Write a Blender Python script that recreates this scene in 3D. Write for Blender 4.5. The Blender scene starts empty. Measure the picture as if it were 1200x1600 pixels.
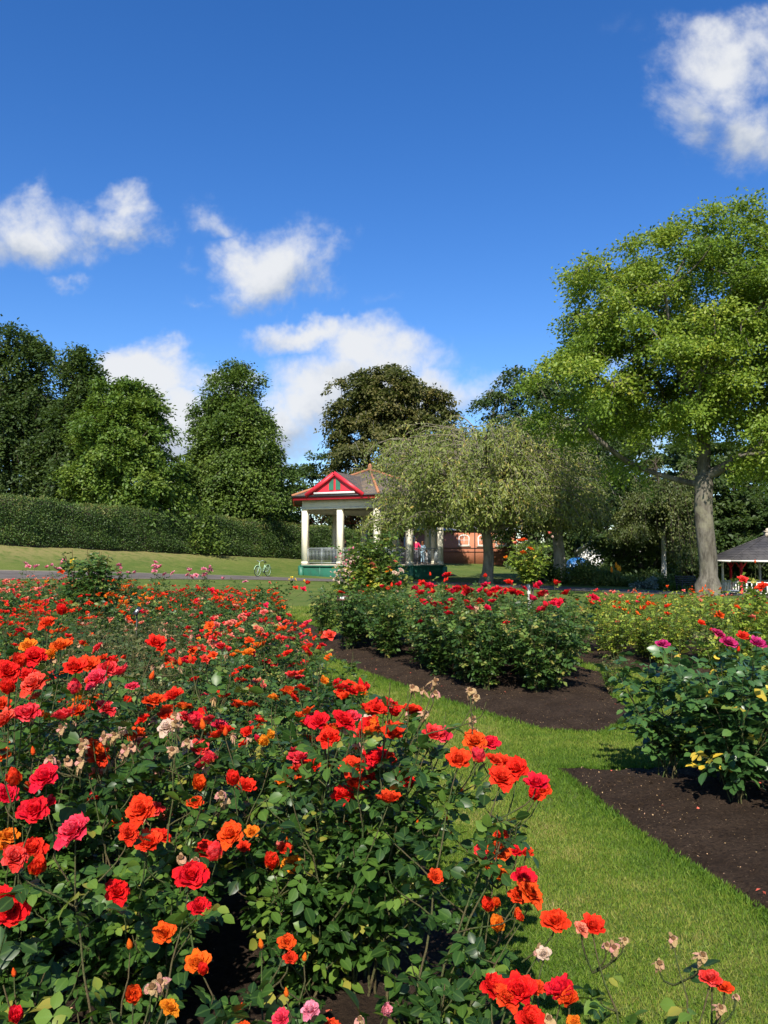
import bpy, math, random
import numpy as np
from math import radians, pi, sin, cos, atan2, sqrt
from mathutils import Vector, Matrix

S = bpy.context.scene
COL = S.collection
# ------------------------------------------------------------------ camera
F = 1256.0; HOR = 868.0; CH = 1.65
PITCH = math.atan((HOR-800)/F)
cd = bpy.data.cameras.new('camera'); cam = bpy.data.objects.new('camera', cd); COL.objects.link(cam)
cam.location = (0, 0, CH); cam.rotation_euler = (pi/2+PITCH, 0, 0)
cd.sensor_fit = 'VERTICAL'; cd.sensor_height = 36; cd.sensor_width = 27; cd.lens = 36*F/1600
cd.clip_start = 0.05; cd.clip_end = 3000
S.camera = cam
S.render.resolution_x = 768; S.render.resolution_y = 1024
S.view_settings.view_transform = 'Standard'; S.view_settings.look = 'None'
S.view_settings.exposure = 0.72; S.view_settings.gamma = 1
S.render.engine = 'CYCLES'
S.cycles.max_bounces = 6; S.cycles.transparent_max_bounces = 4
# ------------------------------------------------------------------ sun
SUN_EL = radians(43); SUN_FROM = Vector((-0.14, -1.0, 0)).normalized()
sd = bpy.data.lights.new('sun', 'SUN'); sun = bpy.data.objects.new('sun', sd); COL.objects.link(sun)
sd.energy = 4.8; sd.angle = radians(0.5); sd.color = (1.0, 0.93, 0.82)
tos = Vector((SUN_FROM.x*cos(SUN_EL), SUN_FROM.y*cos(SUN_EL), sin(SUN_EL)))
sun.rotation_euler = (-tos).to_track_quat('-Z', 'Y').to_euler()
# ------------------------------------------------------------------ node helper
class NT:
    def __init__(s, tree): s.t = tree; s.n = tree.nodes; s.l = tree.links
    def new(s, typ, **kw):
        nd = s.n.new(typ)
        for k, v in kw.items():
            if hasattr(nd, k) and k not in nd.inputs: setattr(nd, k, v)
        return nd
    def set(s, nd, key, v):
        if isinstance(v, bpy.types.NodeSocket): s.l.new(v, nd.inputs[key])
        else: nd.inputs[key].default_value = v
    def math(s, op, a, b=0.0, c=0.0, clamp=False):
        nd = s.n.new('ShaderNodeMath'); nd.operation = op; nd.use_clamp = clamp
        s.set(nd, 0, a); s.set(nd, 1, b); s.set(nd, 2, c); return nd.outputs[0]
    def noise(s, vec, scale, detail=4, rough=0.5, dist=0.0):
        nd = s.n.new('ShaderNodeTexNoise'); 
        if vec is not None: s.l.new(vec, nd.inputs['Vector'])
        nd.inputs['Scale'].default_value = scale; nd.inputs['Detail'].default_value = detail
        nd.inputs['Roughness'].default_value = rough; nd.inputs['Distortion'].default_value = dist
        return nd.outputs['Fac']
    def ramp(s, fac, stops, interp='LINEAR'):
        nd = s.n.new('ShaderNodeValToRGB'); nd.color_ramp.interpolation = interp
        e = nd.color_ramp.elements
        while len(e) < len(stops): e.new(0.5)
        for i, (p, c) in enumerate(stops):
            e[i].position = p; e[i].color = (c[0], c[1], c[2], 1) if not isinstance(c, (int, float)) else (c, c, c, 1)
        s.l.new(fac, nd.inputs[0]); return nd.outputs[0]
    def mix(s, fac, a, b, mode='MIX'):
        nd = s.n.new('ShaderNodeMix'); nd.data_type = 'RGBA'; nd.blend_type = mode
        s.set(nd, 0, fac)
        for k, v in ((6, a), (7, b)):
            if isinstance(v, bpy.types.NodeSocket): s.l.new(v, nd.inputs[k])
            else: nd.inputs[k].default_value = (v[0], v[1], v[2], 1)
        return nd.outputs[2]
    def maprange(s, v, a, b, c=0.0, d=1.0, smooth=True):
        nd = s.n.new('ShaderNodeMapRange'); nd.interpolation_type = 'SMOOTHSTEP' if smooth else 'LINEAR'
        s.set(nd, 0, v); s.set(nd, 1, a); s.set(nd, 2, b); s.set(nd, 3, c); s.set(nd, 4, d); return nd.outputs[0]
# ------------------------------------------------------------------ world: sky and clouds
W = bpy.data.worlds.new('World'); S.world = W; W.use_nodes = True
W.node_tree.nodes.clear(); w = NT(W.node_tree)
sky = w.new('ShaderNodeTexSky'); sky.sky_type = 'NISHITA'; sky.sun_disc = False
sky.sun_elevation = SUN_EL; sky.sun_rotation = atan2(SUN_FROM.x, SUN_FROM.y)
sky.altitude = 200; sky.air_density = 1.0; sky.dust_density = 0.25; sky.ozone_density = 3.5
hsv = w.new('ShaderNodeHueSaturation'); w.l.new(sky.outputs[0], hsv.inputs['Color']); hsv.inputs['Saturation'].default_value = 1.30; hsv.inputs['Value'].default_value = 1.0; hsv.inputs['Hue'].default_value = 0.511
bg1 = w.new('ShaderNodeBackground'); w.l.new(hsv.outputs[0], bg1.inputs[0]); bg1.inputs[1].default_value = 0.108
tc = w.new('ShaderNodeTexCoord'); sep = w.new('ShaderNodeSeparateXYZ'); w.l.new(tc.outputs['Generated'], sep.inputs[0])
ay = w.math('MAXIMUM', w.math('ABSOLUTE', sep.outputs[1]), 0.08)
cu = w.math('DIVIDE', sep.outputs[0], ay); cv = w.math('DIVIDE', sep.outputs[2], ay)
comb = w.new('ShaderNodeCombineXYZ'); w.l.new(cu, comb.inputs[0]); w.l.new(cv, comb.inputs[1])
n1 = w.noise(comb.outputs[0], 6.5, 10, 0.62, 0.35)
n2 = w.noise(comb.outputs[0], 22.0, 8, 0.65, 0.3)
nw = w.noise(comb.outputs[0], 7.0, 5, 0.6, 0.0)
mpw = w.new('ShaderNodeMapping'); w.l.new(comb.outputs[0], mpw.inputs[0]); mpw.inputs['Location'].default_value = (3.1, 1.7, 0)
nw2 = w.noise(mpw.outputs[0], 7.0, 5, 0.6, 0.0)
uu = w.math('ADD', cu, w.math('MULTIPLY', w.math('SUBTRACT', nw, 0.5), 0.20))
vv = w.math('ADD', cv, w.math('MULTIPLY', w.math('SUBTRACT', nw2, 0.5), 0.16))
# (px, py, rx, ry, strength) of each cloud as a direction
CL = [(30, 355, 130, 70, 1.0), (168, 338, 82, 44, 0.9), (435, 400, 95, 70, 1.0), (340, 330, 55, 30, 0.40), (290, 385, 30, 24, 0.35),
      (280, 450, 50, 16, 0.28), (95, 447, 42, 16, 0.32), (380, 440, 60, 40, 0.6),
      (470, 525, 115, 36, 1.0), (580, 560, 125, 60, 1.05), (500, 620, 140, 80, 1.1), (240, 600, 95, 55, 1.15), (260, 670, 130, 70, 1.2), (400, 670, 130, 60, 1.1),
      (340, 590, 60, 38, 1.0), (665, 610, 100, 55, 1.0), (760, 600, 60, 40, 0.6), (930, 680, 140, 60, 1.0), (960, 540, 100, 50, 0.35),
      (1160, 95, 125, 95, 1.0), (1085, 160, 95, 85, 0.9), (1190, 190, 100, 85, 0.95), (1040, 205, 50, 40, 0.4), (1130, 40, 80, 50, 0.45), (1000, 30, 70, 30, 0.15), (40, 170, 60, 26, 0.18), (600, 460, 60, 22, 0.2)]
acc = None; low = None
for (px, py, rx, ry, st) in CL:
    a = w.math('DIVIDE', w.math('SUBTRACT', uu, (px-600)/F), rx/F*1.3)
    b = w.math('DIVIDE', w.math('SUBTRACT', vv, (HOR-py)/F), ry/F*1.3)
    d = w.math('SQRT', w.math('ADD', w.math('MULTIPLY', a, a), w.math('MULTIPLY', b, b)))
    m = w.math('MULTIPLY', w.math('MAXIMUM', w.math('SUBTRACT', 1.0, d), 0.0), st)
    sh = w.math('MULTIPLY', m, w.math('ADD', b, 0.15))
    acc = m if acc is None else w.math('MAXIMUM', acc, m)
    low = sh if low is None else w.math('ADD', low, sh)
dens = w.math('ADD', acc, w.math('MULTIPLY', w.math('SUBTRACT', n1, 0.50), 1.7))
dens = w.math('ADD', dens, w.math('MULTIPLY', w.math('SUBTRACT', n2, 0.5), 0.5))
gate = w.maprange(acc, 0.0, 0.30)
alpha = w.math('MULTIPLY', w.maprange(dens, 0.03, 0.86), gate)
alpha = w.math('MULTIPLY', w.math('POWER', alpha, 1.15), 0.97)
shade = w.math('ADD', w.math('MULTIPLY', low, 0.9), w.math('MULTIPLY', w.math('SUBTRACT', n1, 0.5), 0.9))
ccol = w.ramp(w.maprange(shade, -0.42, 0.28), [(0, (0.36, 0.43, 0.56)), (0.45, (0.60, 0.66, 0.76)), (1, (0.92, 0.94, 0.97))])
bg2 = w.new('ShaderNodeBackground'); w.l.new(ccol, bg2.inputs[0]); bg2.inputs[1].default_value = 0.56
ms = w.new('ShaderNodeMixShader'); w.l.new(alpha, ms.inputs[0]); w.l.new(bg1.outputs[0], ms.inputs[1]); w.l.new(bg2.outputs[0], ms.inputs[2])
wo = w.new('ShaderNodeOutputWorld'); w.l.new(ms.outputs[0], wo.inputs[0])

# ------------------------------------------------------------------ generic helpers
def P(px, py, d):
    """point of the place seen at a photograph pixel, d metres ahead"""
    u = (px-600)/F; v = (800-py)/F
    y = cos(PITCH)-v*sin(PITCH); z = sin(PITCH)+v*cos(PITCH)
    return Vector((u*d/y, d, CH+z*d/y))
def tag(o, label=None, cat=None, group=None, kind=None):
    if label: o['label'] = label
    if cat: o['category'] = cat
    if group: o['group'] = group
    if kind: o['kind'] = kind
    return o
def empty(name, loc, rz=0, label=None, cat=None, group=None):
    o = bpy.data.objects.new(name, None); COL.objects.link(o); o.empty_display_size = 0.1
    o.location = loc; o.rotation_euler = (0, 0, rz); return tag(o, label, cat, group)
def inst(name, mesh, parent, loc=(0, 0, 0), rot=(0, 0, 0), sc=1.0):
    o = bpy.data.objects.new(name, mesh); COL.objects.link(o)
    o.parent = parent; o.location = loc; o.rotation_euler = rot; o.scale = (sc, sc, sc); return o
def smooth(a, b, x):
    t = np.clip((x-a)/(b-a), 0, 1); return t*t*(3-2*t)
HA = np.array((-22.0, 46.0)); HT = np.array((0.605, 0.796)); HN = np.array((0.796, -0.605))
def ground(x, y):
    x = np.asarray(x, float); y = np.asarray(y, float)
    s = (x-HA[0])*HN[0]+(y-HA[1])*HN[1]; t = (x-HA[0])*HT[0]+(y-HA[1])*HT[1]
    zh = 2.3-0.036*np.clip(t, -20, 40)
    f = np.where(s > 0, np.exp(-np.maximum(s, 0)/5.5), 1.0)
    z = zh*f
    z = z*smooth(120, 80, y)*1.0
    z = z-0.95*smooth(12.5, 18, x)*smooth(33, 47, y)
    z = z+0.10*np.exp(-((x-12.85)**2+(y-32)**2)/3.0)
    return z
def gz(x, y): return float(ground(x, y))

class Acc:
    """collects geometry for ONE mesh"""
    def __init__(s): s.v = []; s.q = []; s.t = []; s.r = []; s.e = []; s.n = 0
    def add(s, v, q=None, t=None, r=0.5, e=0.0):
        v = np.asarray(v, np.float32).reshape(-1, 3); k = len(v)
        if q is not None and len(q): s.q.append(np.asarray(q, np.int32).reshape(-1, 4)+s.n)
        if t is not None and len(t): s.t.append(np.asarray(t, np.int32).reshape(-1, 3)+s.n)
        s.v.append(v); s.r.append(np.broadcast_to(np.asarray(r, np.float32), (k,))); s.e.append(np.broadcast_to(np.asarray(e, np.float32), (k,)))
        s.n += k
    def box(s, c, sz, rz=0.0, r=0.5, tilt=0.0):
        x, y, z = sz[0]/2, sz[1]/2, sz[2]/2
        v = np.array([(-x,-y,-z),(x,-y,-z),(x,y,-z),(-x,y,-z),(-x,-y,z),(x,-y,z),(x,y,z),(-x,y,z)], float)
        if tilt: v = v @ np.array([(1,0,0),(0,cos(tilt),sin(tilt)),(0,-sin(tilt),cos(tilt))])
        cr, sr = cos(rz), sin(rz)
        v = np.stack([v[:,0]*cr-v[:,1]*sr, v[:,0]*sr+v[:,1]*cr, v[:,2]], 1)+np.array(c)
        s.add(v, [(0,3,2,1),(4,5,6,7),(0,1,5,4),(1,2,6,5),(2,3,7,6),(3,0,4,7)], r=r)
    def bar(s, a, b, w, h, r=0.5):
        a = np.array(a, float); b = np.array(b, float); d = b-a; L = np.linalg.norm(d); d /= L
        up = np.array((0, 0, 1.0)); x = np.cross(d, up)
        if np.linalg.norm(x) < 1e-3: x = np.array((1.0, 0, 0))
        x /= np.linalg.norm(x); z = np.cross(x, d)
        v = []
        for p in (a, b):
            for sx, szz in ((-1,-1),(1,-1),(1,1),(-1,1)): v.append(p+x*sx*w/2+z*szz*h/2)
        s.add(v, [(0,1,2,3),(7,6,5,4),(0,4,5,1),(1,5,6,2),(2,6,7,3),(3,7,4,0)], r=r)
    def tube(s, pts, rad, sides=6, r=0.5, cap=True):
        pts = np.asarray(pts, float); n = len(pts); rad = np.broadcast_to(np.asarray(rad, float), (n,))
        tg = np.gradient(pts, axis=0); tg /= np.linalg.norm(tg, axis=1)[:, None]+1e-9
        ref = np.array((0, 0, 1.0)) if abs(tg[0][2]) < 0.9 else np.array((1.0, 0, 0))
        a = np.cross(tg[0], ref); a /= np.linalg.norm(a)
        V = []; an = np.arange(sides)*2*pi/sides
        for i in range(n):
            a = a-tg[i]*np.dot(a, tg[i]); a /= np.linalg.norm(a)+1e-9; b = np.cross(tg[i], a)
            V.append(pts[i]+rad[i]*(np.cos(an)[:, None]*a+np.sin(an)[:, None]*b))
        V = np.concatenate(V); i = np.arange(n-1)[:, None]*sides; j = np.arange(sides)[None]; j2 = (j+1) % sides
        q = np.stack([i+j, i+j2, i+sides+j2, i+sides+j], -1).reshape(-1, 4)
        t = None
        if cap:
            V = np.concatenate([V, pts[-1:]+tg[-1:]*rad[-1]*0.4, pts[:1]]); k = n*sides
            jj = np.arange(sides); t = np.concatenate([np.stack([(n-1)*sides+jj, (n-1)*sides+(jj+1) % sides, np.full(sides, k)], 1),
                                                       np.stack([(jj+1) % sides, jj, np.full(sides, k+1)], 1)])
        s.add(V, q, t, r=r)
    def ball(s, c, rad, nu=10, nv=7, r=0.5):
        rad = np.broadcast_to(np.asarray(rad, float), (3,))
        th = np.linspace(0, pi, nv+1); ph = np.arange(nu)*2*pi/nu
        V = np.stack([np.sin(th)[:, None]*np.cos(ph), np.sin(th)[:, None]*np.sin(ph), np.cos(th)[:, None]*np.ones(nu)], -1).reshape(-1, 3)*rad+np.array(c)
        i = np.arange(nv)[:, None]*nu; j = np.arange(nu)[None]; j2 = (j+1) % nu
        s.add(V, np.stack([i+j, i+nu+j, i+nu+j2, i+j2], -1).reshape(-1, 4), r=r)
    def poly(s, pts, h, r=0.5):
        """vertical prism of plan points (x,y,z) upward by h"""
        n = len(pts); v = [tuple(p) for p in pts]+[(p[0], p[1], p[2]+h) for p in pts]
        c0 = np.mean(np.array(pts), 0); v += [tuple(c0), (c0[0], c0[1], c0[2]+h)]
        q = [(i, (i+1) % n, n+(i+1) % n, n+i) for i in range(n)]
        t = [((i+1) % n, i, 2*n) for i in range(n)]+[(n+i, n+(i+1) % n, 2*n+1) for i in range(n)]
        s.add(v, q, t, r=r)
    def inst(s, T, q, t, pos, D, N, sc, r=0.5, e=0.0):
        """n copies of template T: local y along D, local z along N"""
        pos = np.asarray(pos, float).reshape(-1, 3); n = len(pos)
        if n == 0: return
        D = D/(np.linalg.norm(D, axis=1)[:, None]+1e-9)
        X = np.cross(D, N); X /= np.linalg.norm(X, axis=1)[:, None]+1e-9
        Z = np.cross(X, D); sc = np.broadcast_to(np.asarray(sc, float), (n,))
        T = np.asarray(T, float); k = len(T)
        V = (T[None, :, 0:1]*X[:, None]+T[None, :, 1:2]*D[:, None]+T[None, :, 2:3]*Z[:, None])*sc[:, None, None]+pos[:, None]
        off = (np.arange(n)*k)[:, None, None]
        Q = (np.asarray(q)[None]+off).reshape(-1, 4) if q is not None and len(q) else None
        Tt = (np.asarray(t)[None]+off).reshape(-1, 3) if t is not None and len(t) else None
        r = np.repeat(np.broadcast_to(np.asarray(r, float), (n,)), k)
        e = np.tile(np.broadcast_to(np.asarray(e, float), (k,)), n)
        s.add(V.reshape(-1, 3), Q, Tt, r=r, e=e)
    def mesh(s, name, mat, sm=False):
        me = bpy.data.meshes.new(name); V = np.concatenate(s.v); Q = np.concatenate(s.q) if s.q else np.zeros((0, 4), np.int32)
        T = np.concatenate(s.t) if s.t else np.zeros((0, 3), np.int32)
        me.vertices.add(len(V)); me.vertices.foreach_set('co', V.ravel())
        me.loops.add(Q.size+T.size); me.loops.foreach_set('vertex_index', np.concatenate([Q.ravel(), T.ravel()]).astype(np.int32))
        me.polygons.add(len(Q)+len(T))
        me.polygons.foreach_set('loop_start', np.concatenate([np.arange(len(Q))*4, Q.size+np.arange(len(T))*3]).astype(np.int32))
        me.update(calc_edges=True)
        for nm, arr in (('rnd', s.r), ('edge', s.e)):
            a = me.attributes.new(nm, 'FLOAT', 'POINT'); a.data.foreach_set('value', np.concatenate(arr).astype(np.float32))
        if sm: me.polygons.foreach_set('use_smooth', np.ones(len(Q)+len(T), bool))
        me.materials.append(mat); me.validate(); return me
    def obj(s, name, mat, parent=None, sm=False):
        o = bpy.data.objects.new(name, s.mesh(name, mat, sm)); COL.objects.link(o)
        if parent: o.parent = parent
        return o
def unit(v): return v/(np.linalg.norm(v, axis=-1, keepdims=True)+1e-9)
def rnoise(x, y, s=0):
    return (np.sin(x*1.7+s)*np.cos(y*1.3-s*2)+0.5*np.sin(x*3.9-y*2.7+s*3)+0.35*np.sin(y*6.1+x*5.3+s)+0.25*np.cos(x*11.3-y*9.1+s))/2.1
# ------------------------------------------------------------------ materials
def mat_new(name):
    m = bpy.data.materials.new(name); m.use_nodes = True; m.node_tree.nodes.clear(); return m, NT(m.node_tree)
def finish(n, bsdf):
    o = n.new('ShaderNodeOutputMaterial'); n.l.new(bsdf, o.inputs[0])
def principled(n, col, rough=0.6, spec=0.4, metal=0.0, normal=None):
    b = n.new('ShaderNodeBsdfPrincipled')
    if isinstance(col, bpy.types.NodeSocket): n.l.new(col, b.inputs['Base Color'])
    else: b.inputs['Base Color'].default_value = (*col, 1)
    n.set(b, 'Roughness', rough); b.inputs['Specular IOR Level'].default_value = spec; b.inputs['Metallic'].default_value = metal
    if normal is not None: n.l.new(normal, b.inputs['Normal'])
    return b
def attr(n, name): a = n.new('ShaderNodeAttribute'); a.attribute_name = name; return a.outputs['Fac']
def objrand(n): return n.new('ShaderNodeObjectInfo').outputs['Random']
def pos(n): return n.new('ShaderNodeNewGeometry').outputs['Position']
def ocoord(n): return n.new('ShaderNodeTexCoord').outputs['Object']
def bump(n, h, strength=0.5, dist=0.02):
    b = n.new('ShaderNodeBump'); n.l.new(h, b.inputs['Height']); b.inputs['Strength'].default_value = strength; b.inputs['Distance'].default_value = dist
    return b.outputs[0]
def leaf_mat(name, stops, rough=0.45, trans=0.28, tcol=None, spec=0.4, var=0.25, midrib=False, nscale=0.5):
    m, n = mat_new(name)
    r = attr(n, 'rnd'); big = n.noise(pos(n), nscale, 2, 0.5)
    f = n.math('ADD', r, n.math('MULTIPLY', n.math('SUBTRACT', big, 0.5), var*2), clamp=True)
    c = n.ramp(f, stops)
    if midrib:
        e = attr(n, 'edge'); c = n.mix(n.maprange(e, 0.0, 0.22, 0.26, 0.0), c, (0.14, 0.24, 0.05))
    b = principled(n, c, rough, spec)
    t = n.new('ShaderNodeBsdfTranslucent')
    tc_ = n.mix(0.5, c, tcol if tcol else (0.25, 0.42, 0.04)); n.l.new(tc_, t.inputs[0])
    mx = n.new('ShaderNodeMixShader'); mx.inputs[0].default_value = trans
    n.l.new(b.outputs[0], mx.inputs[1]); n.l.new(t.outputs[0], mx.inputs[2]); finish(n, mx.outputs[0]); return m
def petal_mat(name, base, main, tip, trans=0.25):
    m, n = mat_new(name); v = attr(n, 'edge'); r = attr(n, 'rnd')
    c = n.ramp(n.math('ADD', v, n.math('MULTIPLY', n.math('SUBTRACT', r, .45), .38)), [(0.0, base), (0.38, main), (0.78, main), (1.0, tip)])
    o = objrand(n)
    oc = ocoord(n); nz = n.noise(oc, 7, 5, .65); nz2 = n.noise(oc, 30, 3, .6)
    c = n.mix(n.maprange(nz, .52, .72, 0, .55), c, tip); c = n.mix(n.maprange(nz2, .5, .75, 0, .22), c, tuple(q*.6 for q in main))
    h = n.new('ShaderNodeHueSaturation'); n.l.new(c, h.inputs['Color'])
    n.l.new(n.maprange(o, 0, 1, 0.489, 0.508, False), h.inputs['Hue'])
    n.l.new(n.maprange(r, 0, 1, 0.80, 1.10, False), h.inputs['Value'])
    b = principled(n, h.outputs[0], 0.55, 0.25, 0, bump(n, nz, .5, .06))
    t = n.new('ShaderNodeBsdfTranslucent'); n.l.new(h.outputs[0], t.inputs[0])
    mx = n.new('ShaderNodeMixShader'); mx.inputs[0].default_value = trans
    n.l.new(b.outputs[0], mx.inputs[1]); n.l.new(t.outputs[0], mx.inputs[2]); finish(n, mx.outputs[0]); return m
def paint_mat(name, col, rough=0.45, dirt=0.15, spec=0.4, metal=0.0, scale=3.0, dcol=None):
    m, n = mat_new(name); o = ocoord(n)
    a = n.noise(o, scale, 6, 0.6); b_ = n.noise(o, scale*9, 4, 0.6)
    f = n.math('MULTIPLY', n.maprange(a, 0.42, 0.75), dirt*2.5, clamp=True)
    dc = dcol or tuple(x*0.55 for x in col)
    c = n.mix(f, col, dc); c = n.mix(n.math('MULTIPLY', n.maprange(b_, 0.5, 0.8), dirt, clamp=True), c, dc)
    finish(n, principled(n, c, rough, spec, metal, bump(n, b_, 0.15, 0.004)).outputs[0]); return m
def bark_mat(name, c1, c2, scale=6.0, lichen=None):
    m, n = mat_new(name); o = ocoord(n)
    mp = n.new('ShaderNodeMapping'); n.l.new(o, mp.inputs[0]); mp.inputs['Scale'].default_value = (1, 1, 0.28)
    a = n.noise(mp.outputs[0], scale, 8, 0.65); b_ = n.noise(o, scale*0.35, 4, 0.6)
    c = n.mix(n.maprange(a, 0.35, 0.65), c1, c2)
    if lichen: c = n.mix(n.maprange(b_, 0.5, 0.66, 0, 0.7), c, lichen)
    finish(n, principled(n, c, 0.9, 0.15, 0, bump(n, a, 1.0, 0.06)).outputs[0]); return m
MT = {}
G = lambda *a: a
MT['leaf_near'] = leaf_mat('rose_leaf_glossy', [(0, (0.014, 0.038, 0.009)), (0.5, (0.032, 0.080, 0.014)), (0.82, (0.068, 0.135, 0.020)), (0.95, (0.13, 0.21, 0.03)), (1, (0.26, 0.24, 0.04))], 0.38, 0.24, (0.26, 0.42, 0.02), 0.30, 0.2, True, 2.0)
MT['leaf_far'] = leaf_mat('rose_leaf', [(0, (0.0250, 0.0575, 0.0132)), (0.5, (0.0525, 0.1125, 0.0216)), (0.85, (0.1125, 0.1875, 0.0360)), (1, (0.2750, 0.2500, 0.0600))], 0.45, 0.25, None, 0.35, 0.25, False, 1.0)
MT['leaf_brown'] = leaf_mat('rose_leaf_bronzed', [(0, (0.0264, 0.0540, 0.0154)), (0.5, (0.0720, 0.1020, 0.0308)), (0.8, (0.1440, 0.1320, 0.0495)), (1, (0.3120, 0.2040, 0.0880))], 0.55, 0.24, None, 0.3, 0.35, False, 1.5)
MT['leaf_blue'] = leaf_mat('rose_leaf_blue_green', [(0, (0.0240, 0.0653, 0.0171)), (0.6, (0.0525, 0.1232, 0.0314)), (0.92, (0.0900, 0.1740, 0.0380)), (0.97, (0.1950, 0.2320, 0.0380)), (1, (0.6750, 0.4640, 0.0475))], 0.36, 0.2, (0.2, 0.36, 0.05), 0.45, 0.15, True, 2.0)
MT['leaf_bright'] = leaf_mat('rose_leaf_bright', [(0, (0.035, 0.075, 0.014)), (0.5, (0.085, 0.15, 0.024)), (0.85, (0.16, 0.23, 0.035)), (1, (0.30, 0.22, 0.06))], 0.45, 0.28, (0.35, 0.5, 0.03), 0.35, 0.3, False, 1.5)
MT['leaf_shoot'] = leaf_mat('rose_leaf_young', [(0, (0.035, 0.060, 0.012)), (0.4, (0.07, 0.11, 0.020)), (0.7, (0.16, 0.13, 0.03)), (1, (0.22, 0.055, 0.025))], 0.35, 0.25, (0.4, 0.3, 0.03), 0.4, 0.2, True, 3.0)
MT['leaf_lime'] = leaf_mat('rose_leaf_yellow_green', [(0, (0.06, 0.11, 0.016)), (0.5, (0.16, 0.24, 0.025)), (0.85, (0.29, 0.36, 0.04)), (1, (0.46, 0.38, 0.05))], 0.5, 0.32, (0.4, 0.5, 0.04), 0.35, 0.3, False, 1.0)
MT['stem'] = bark_mat('rose_stem', (0.07, 0.11, 0.03), (0.12, 0.09, 0.045), 20)
MT['stem_red'] = bark_mat('rose_stem_red', (0.10, 0.035, 0.02), (0.09, 0.08, 0.03), 20)
PET = {
 'red': petal_mat('petal_scarlet', (0.78, 0.20, 0.01), (0.82, 0.018, 0.006), (0.86, 0.04, 0.012)),
 'coral': petal_mat('petal_coral', (0.85, 0.40, 0.10), (0.82, 0.022, 0.020), (0.86, 0.075, 0.07)),
 'orange': petal_mat('petal_orange', (0.85, 0.36, 0.01), (0.86, 0.13, 0.006), (0.88, 0.10, 0.008)),
 'vermilion': petal_mat('petal_vermilion', (0.85, 0.30, 0.01), (0.85, 0.055, 0.006), (0.86, 0.07, 0.01)),
 'amber': petal_mat('petal_amber', (0.85, 0.45, 0.02), (0.88, 0.27, 0.008), (0.88, 0.22, 0.01)),
 'crimson': petal_mat('petal_crimson', (0.45, 0.01, 0.01), (0.72, 0.006, 0.014), (0.78, 0.014, 0.025)),
 'magenta': petal_mat('petal_magenta', (0.5, 0.05, 0.12), (0.52, 0.012, 0.11), (0.60, 0.04, 0.20)),
 'pink': petal_mat('petal_pink', (0.85, 0.5, 0.4), (0.80, 0.20, 0.28), (0.85, 0.34, 0.42)),
 'salmon': petal_mat('petal_salmon', (0.85, 0.45, 0.15), (0.82, 0.17, 0.10), (0.85, 0.30, 0.2)),
 'cream': petal_mat('petal_cream', (0.8, 0.6, 0.3), (0.75, 0.58, 0.42), (0.7, 0.5, 0.4)),
 'yellow': petal_mat('petal_yellow', (0.8, 0.45, 0.02), (0.85, 0.58, 0.03), (0.85, 0.6, 0.06)),
 'spent': petal_mat('petal_faded', (0.26, 0.13, 0.05), (0.60, 0.40, 0.19), (0.72, 0.34, 0.27), 0.3),
}
SEPAL = leaf_mat('sepal_green', [(0, (0.06, 0.10, 0.03)), (1, (0.22, 0.24, 0.08))], 0.6, 0.2)

# ------------------------------------------------------------------ bloom meshes
def petal_grid(nu, nv):
    u = np.linspace(-1, 1, nu); v = np.linspace(0, 1, nv)
    q = [(j*nu+i, j*nu+i+1, (j+1)*nu+i+1, (j+1)*nu+i) for j in range(nv-1) for i in range(nu-1)]
    return u, v, q
def bloom_acc(seed, npet=30, nu=5, nv=5, openn=1.0):
    rg = np.random.default_rng(seed); A = Acc(); u, v, q = petal_grid(nu, nv)
    UU, VV = np.meshgrid(u, v)
    for k in range(npet):
        f = (k+0.5)/npet                                     # 0 centre .. 1 outermost
        az = k*2.39996+rg.normal(0, 0.15)
        L = (0.30+0.42*f)*(1+rg.normal(0, 0.10)); Wd = (0.15+0.17*f)*(1+rg.normal(0, 0.14))
        t0 = radians(-8+52*f**1.2*openn+rg.normal(0, 4)); t1 = radians(-35+118*f**0.8*openn+rg.normal(0, 11))
        ang = t0+(t1-t0)*VV**1.3
        dl = L/(nv-1)
        rr = np.zeros_like(VV); zz = np.zeros_like(VV)
        for j in range(1, nv):
            rr[j] = rr[j-1]+np.sin(ang[j])*dl; zz[j] = zz[j-1]+np.cos(ang[j])*dl
        wd = Wd*np.clip(np.sin(pi*(0.12+0.80*VV**0.8)), 0.1, 1)**0.6*np.where(VV < 0.01, 0.4, 1)
        cup = UU**2*Wd*(0.55-0.25*f)
        ruff = (0.05*np.sin(UU*4.2+k*2.1+rg.uniform(0, 6))+0.03*np.sin(UU*8+k))*VV**2
        lat = UU*wd; rad = 0.05*(0.3+f)+rr-cup*np.cos(ang)*0.9; z = zz*0.9+cup*np.sin(ang)*0.8-0.07*f+ruff
        z = np.where(VV > 0.9, z-0.03*(1-UU**2)*0-0.02*np.abs(UU), z)
        X = rad*cos(az)-lat*sin(az); Y = rad*sin(az)+lat*cos(az)
        A.add(np.stack([X, Y, z], -1).reshape(-1, 3), q, r=rg.uniform(0, 1), e=VV.ravel())
    return A                                                 # radius about 0.5
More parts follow.
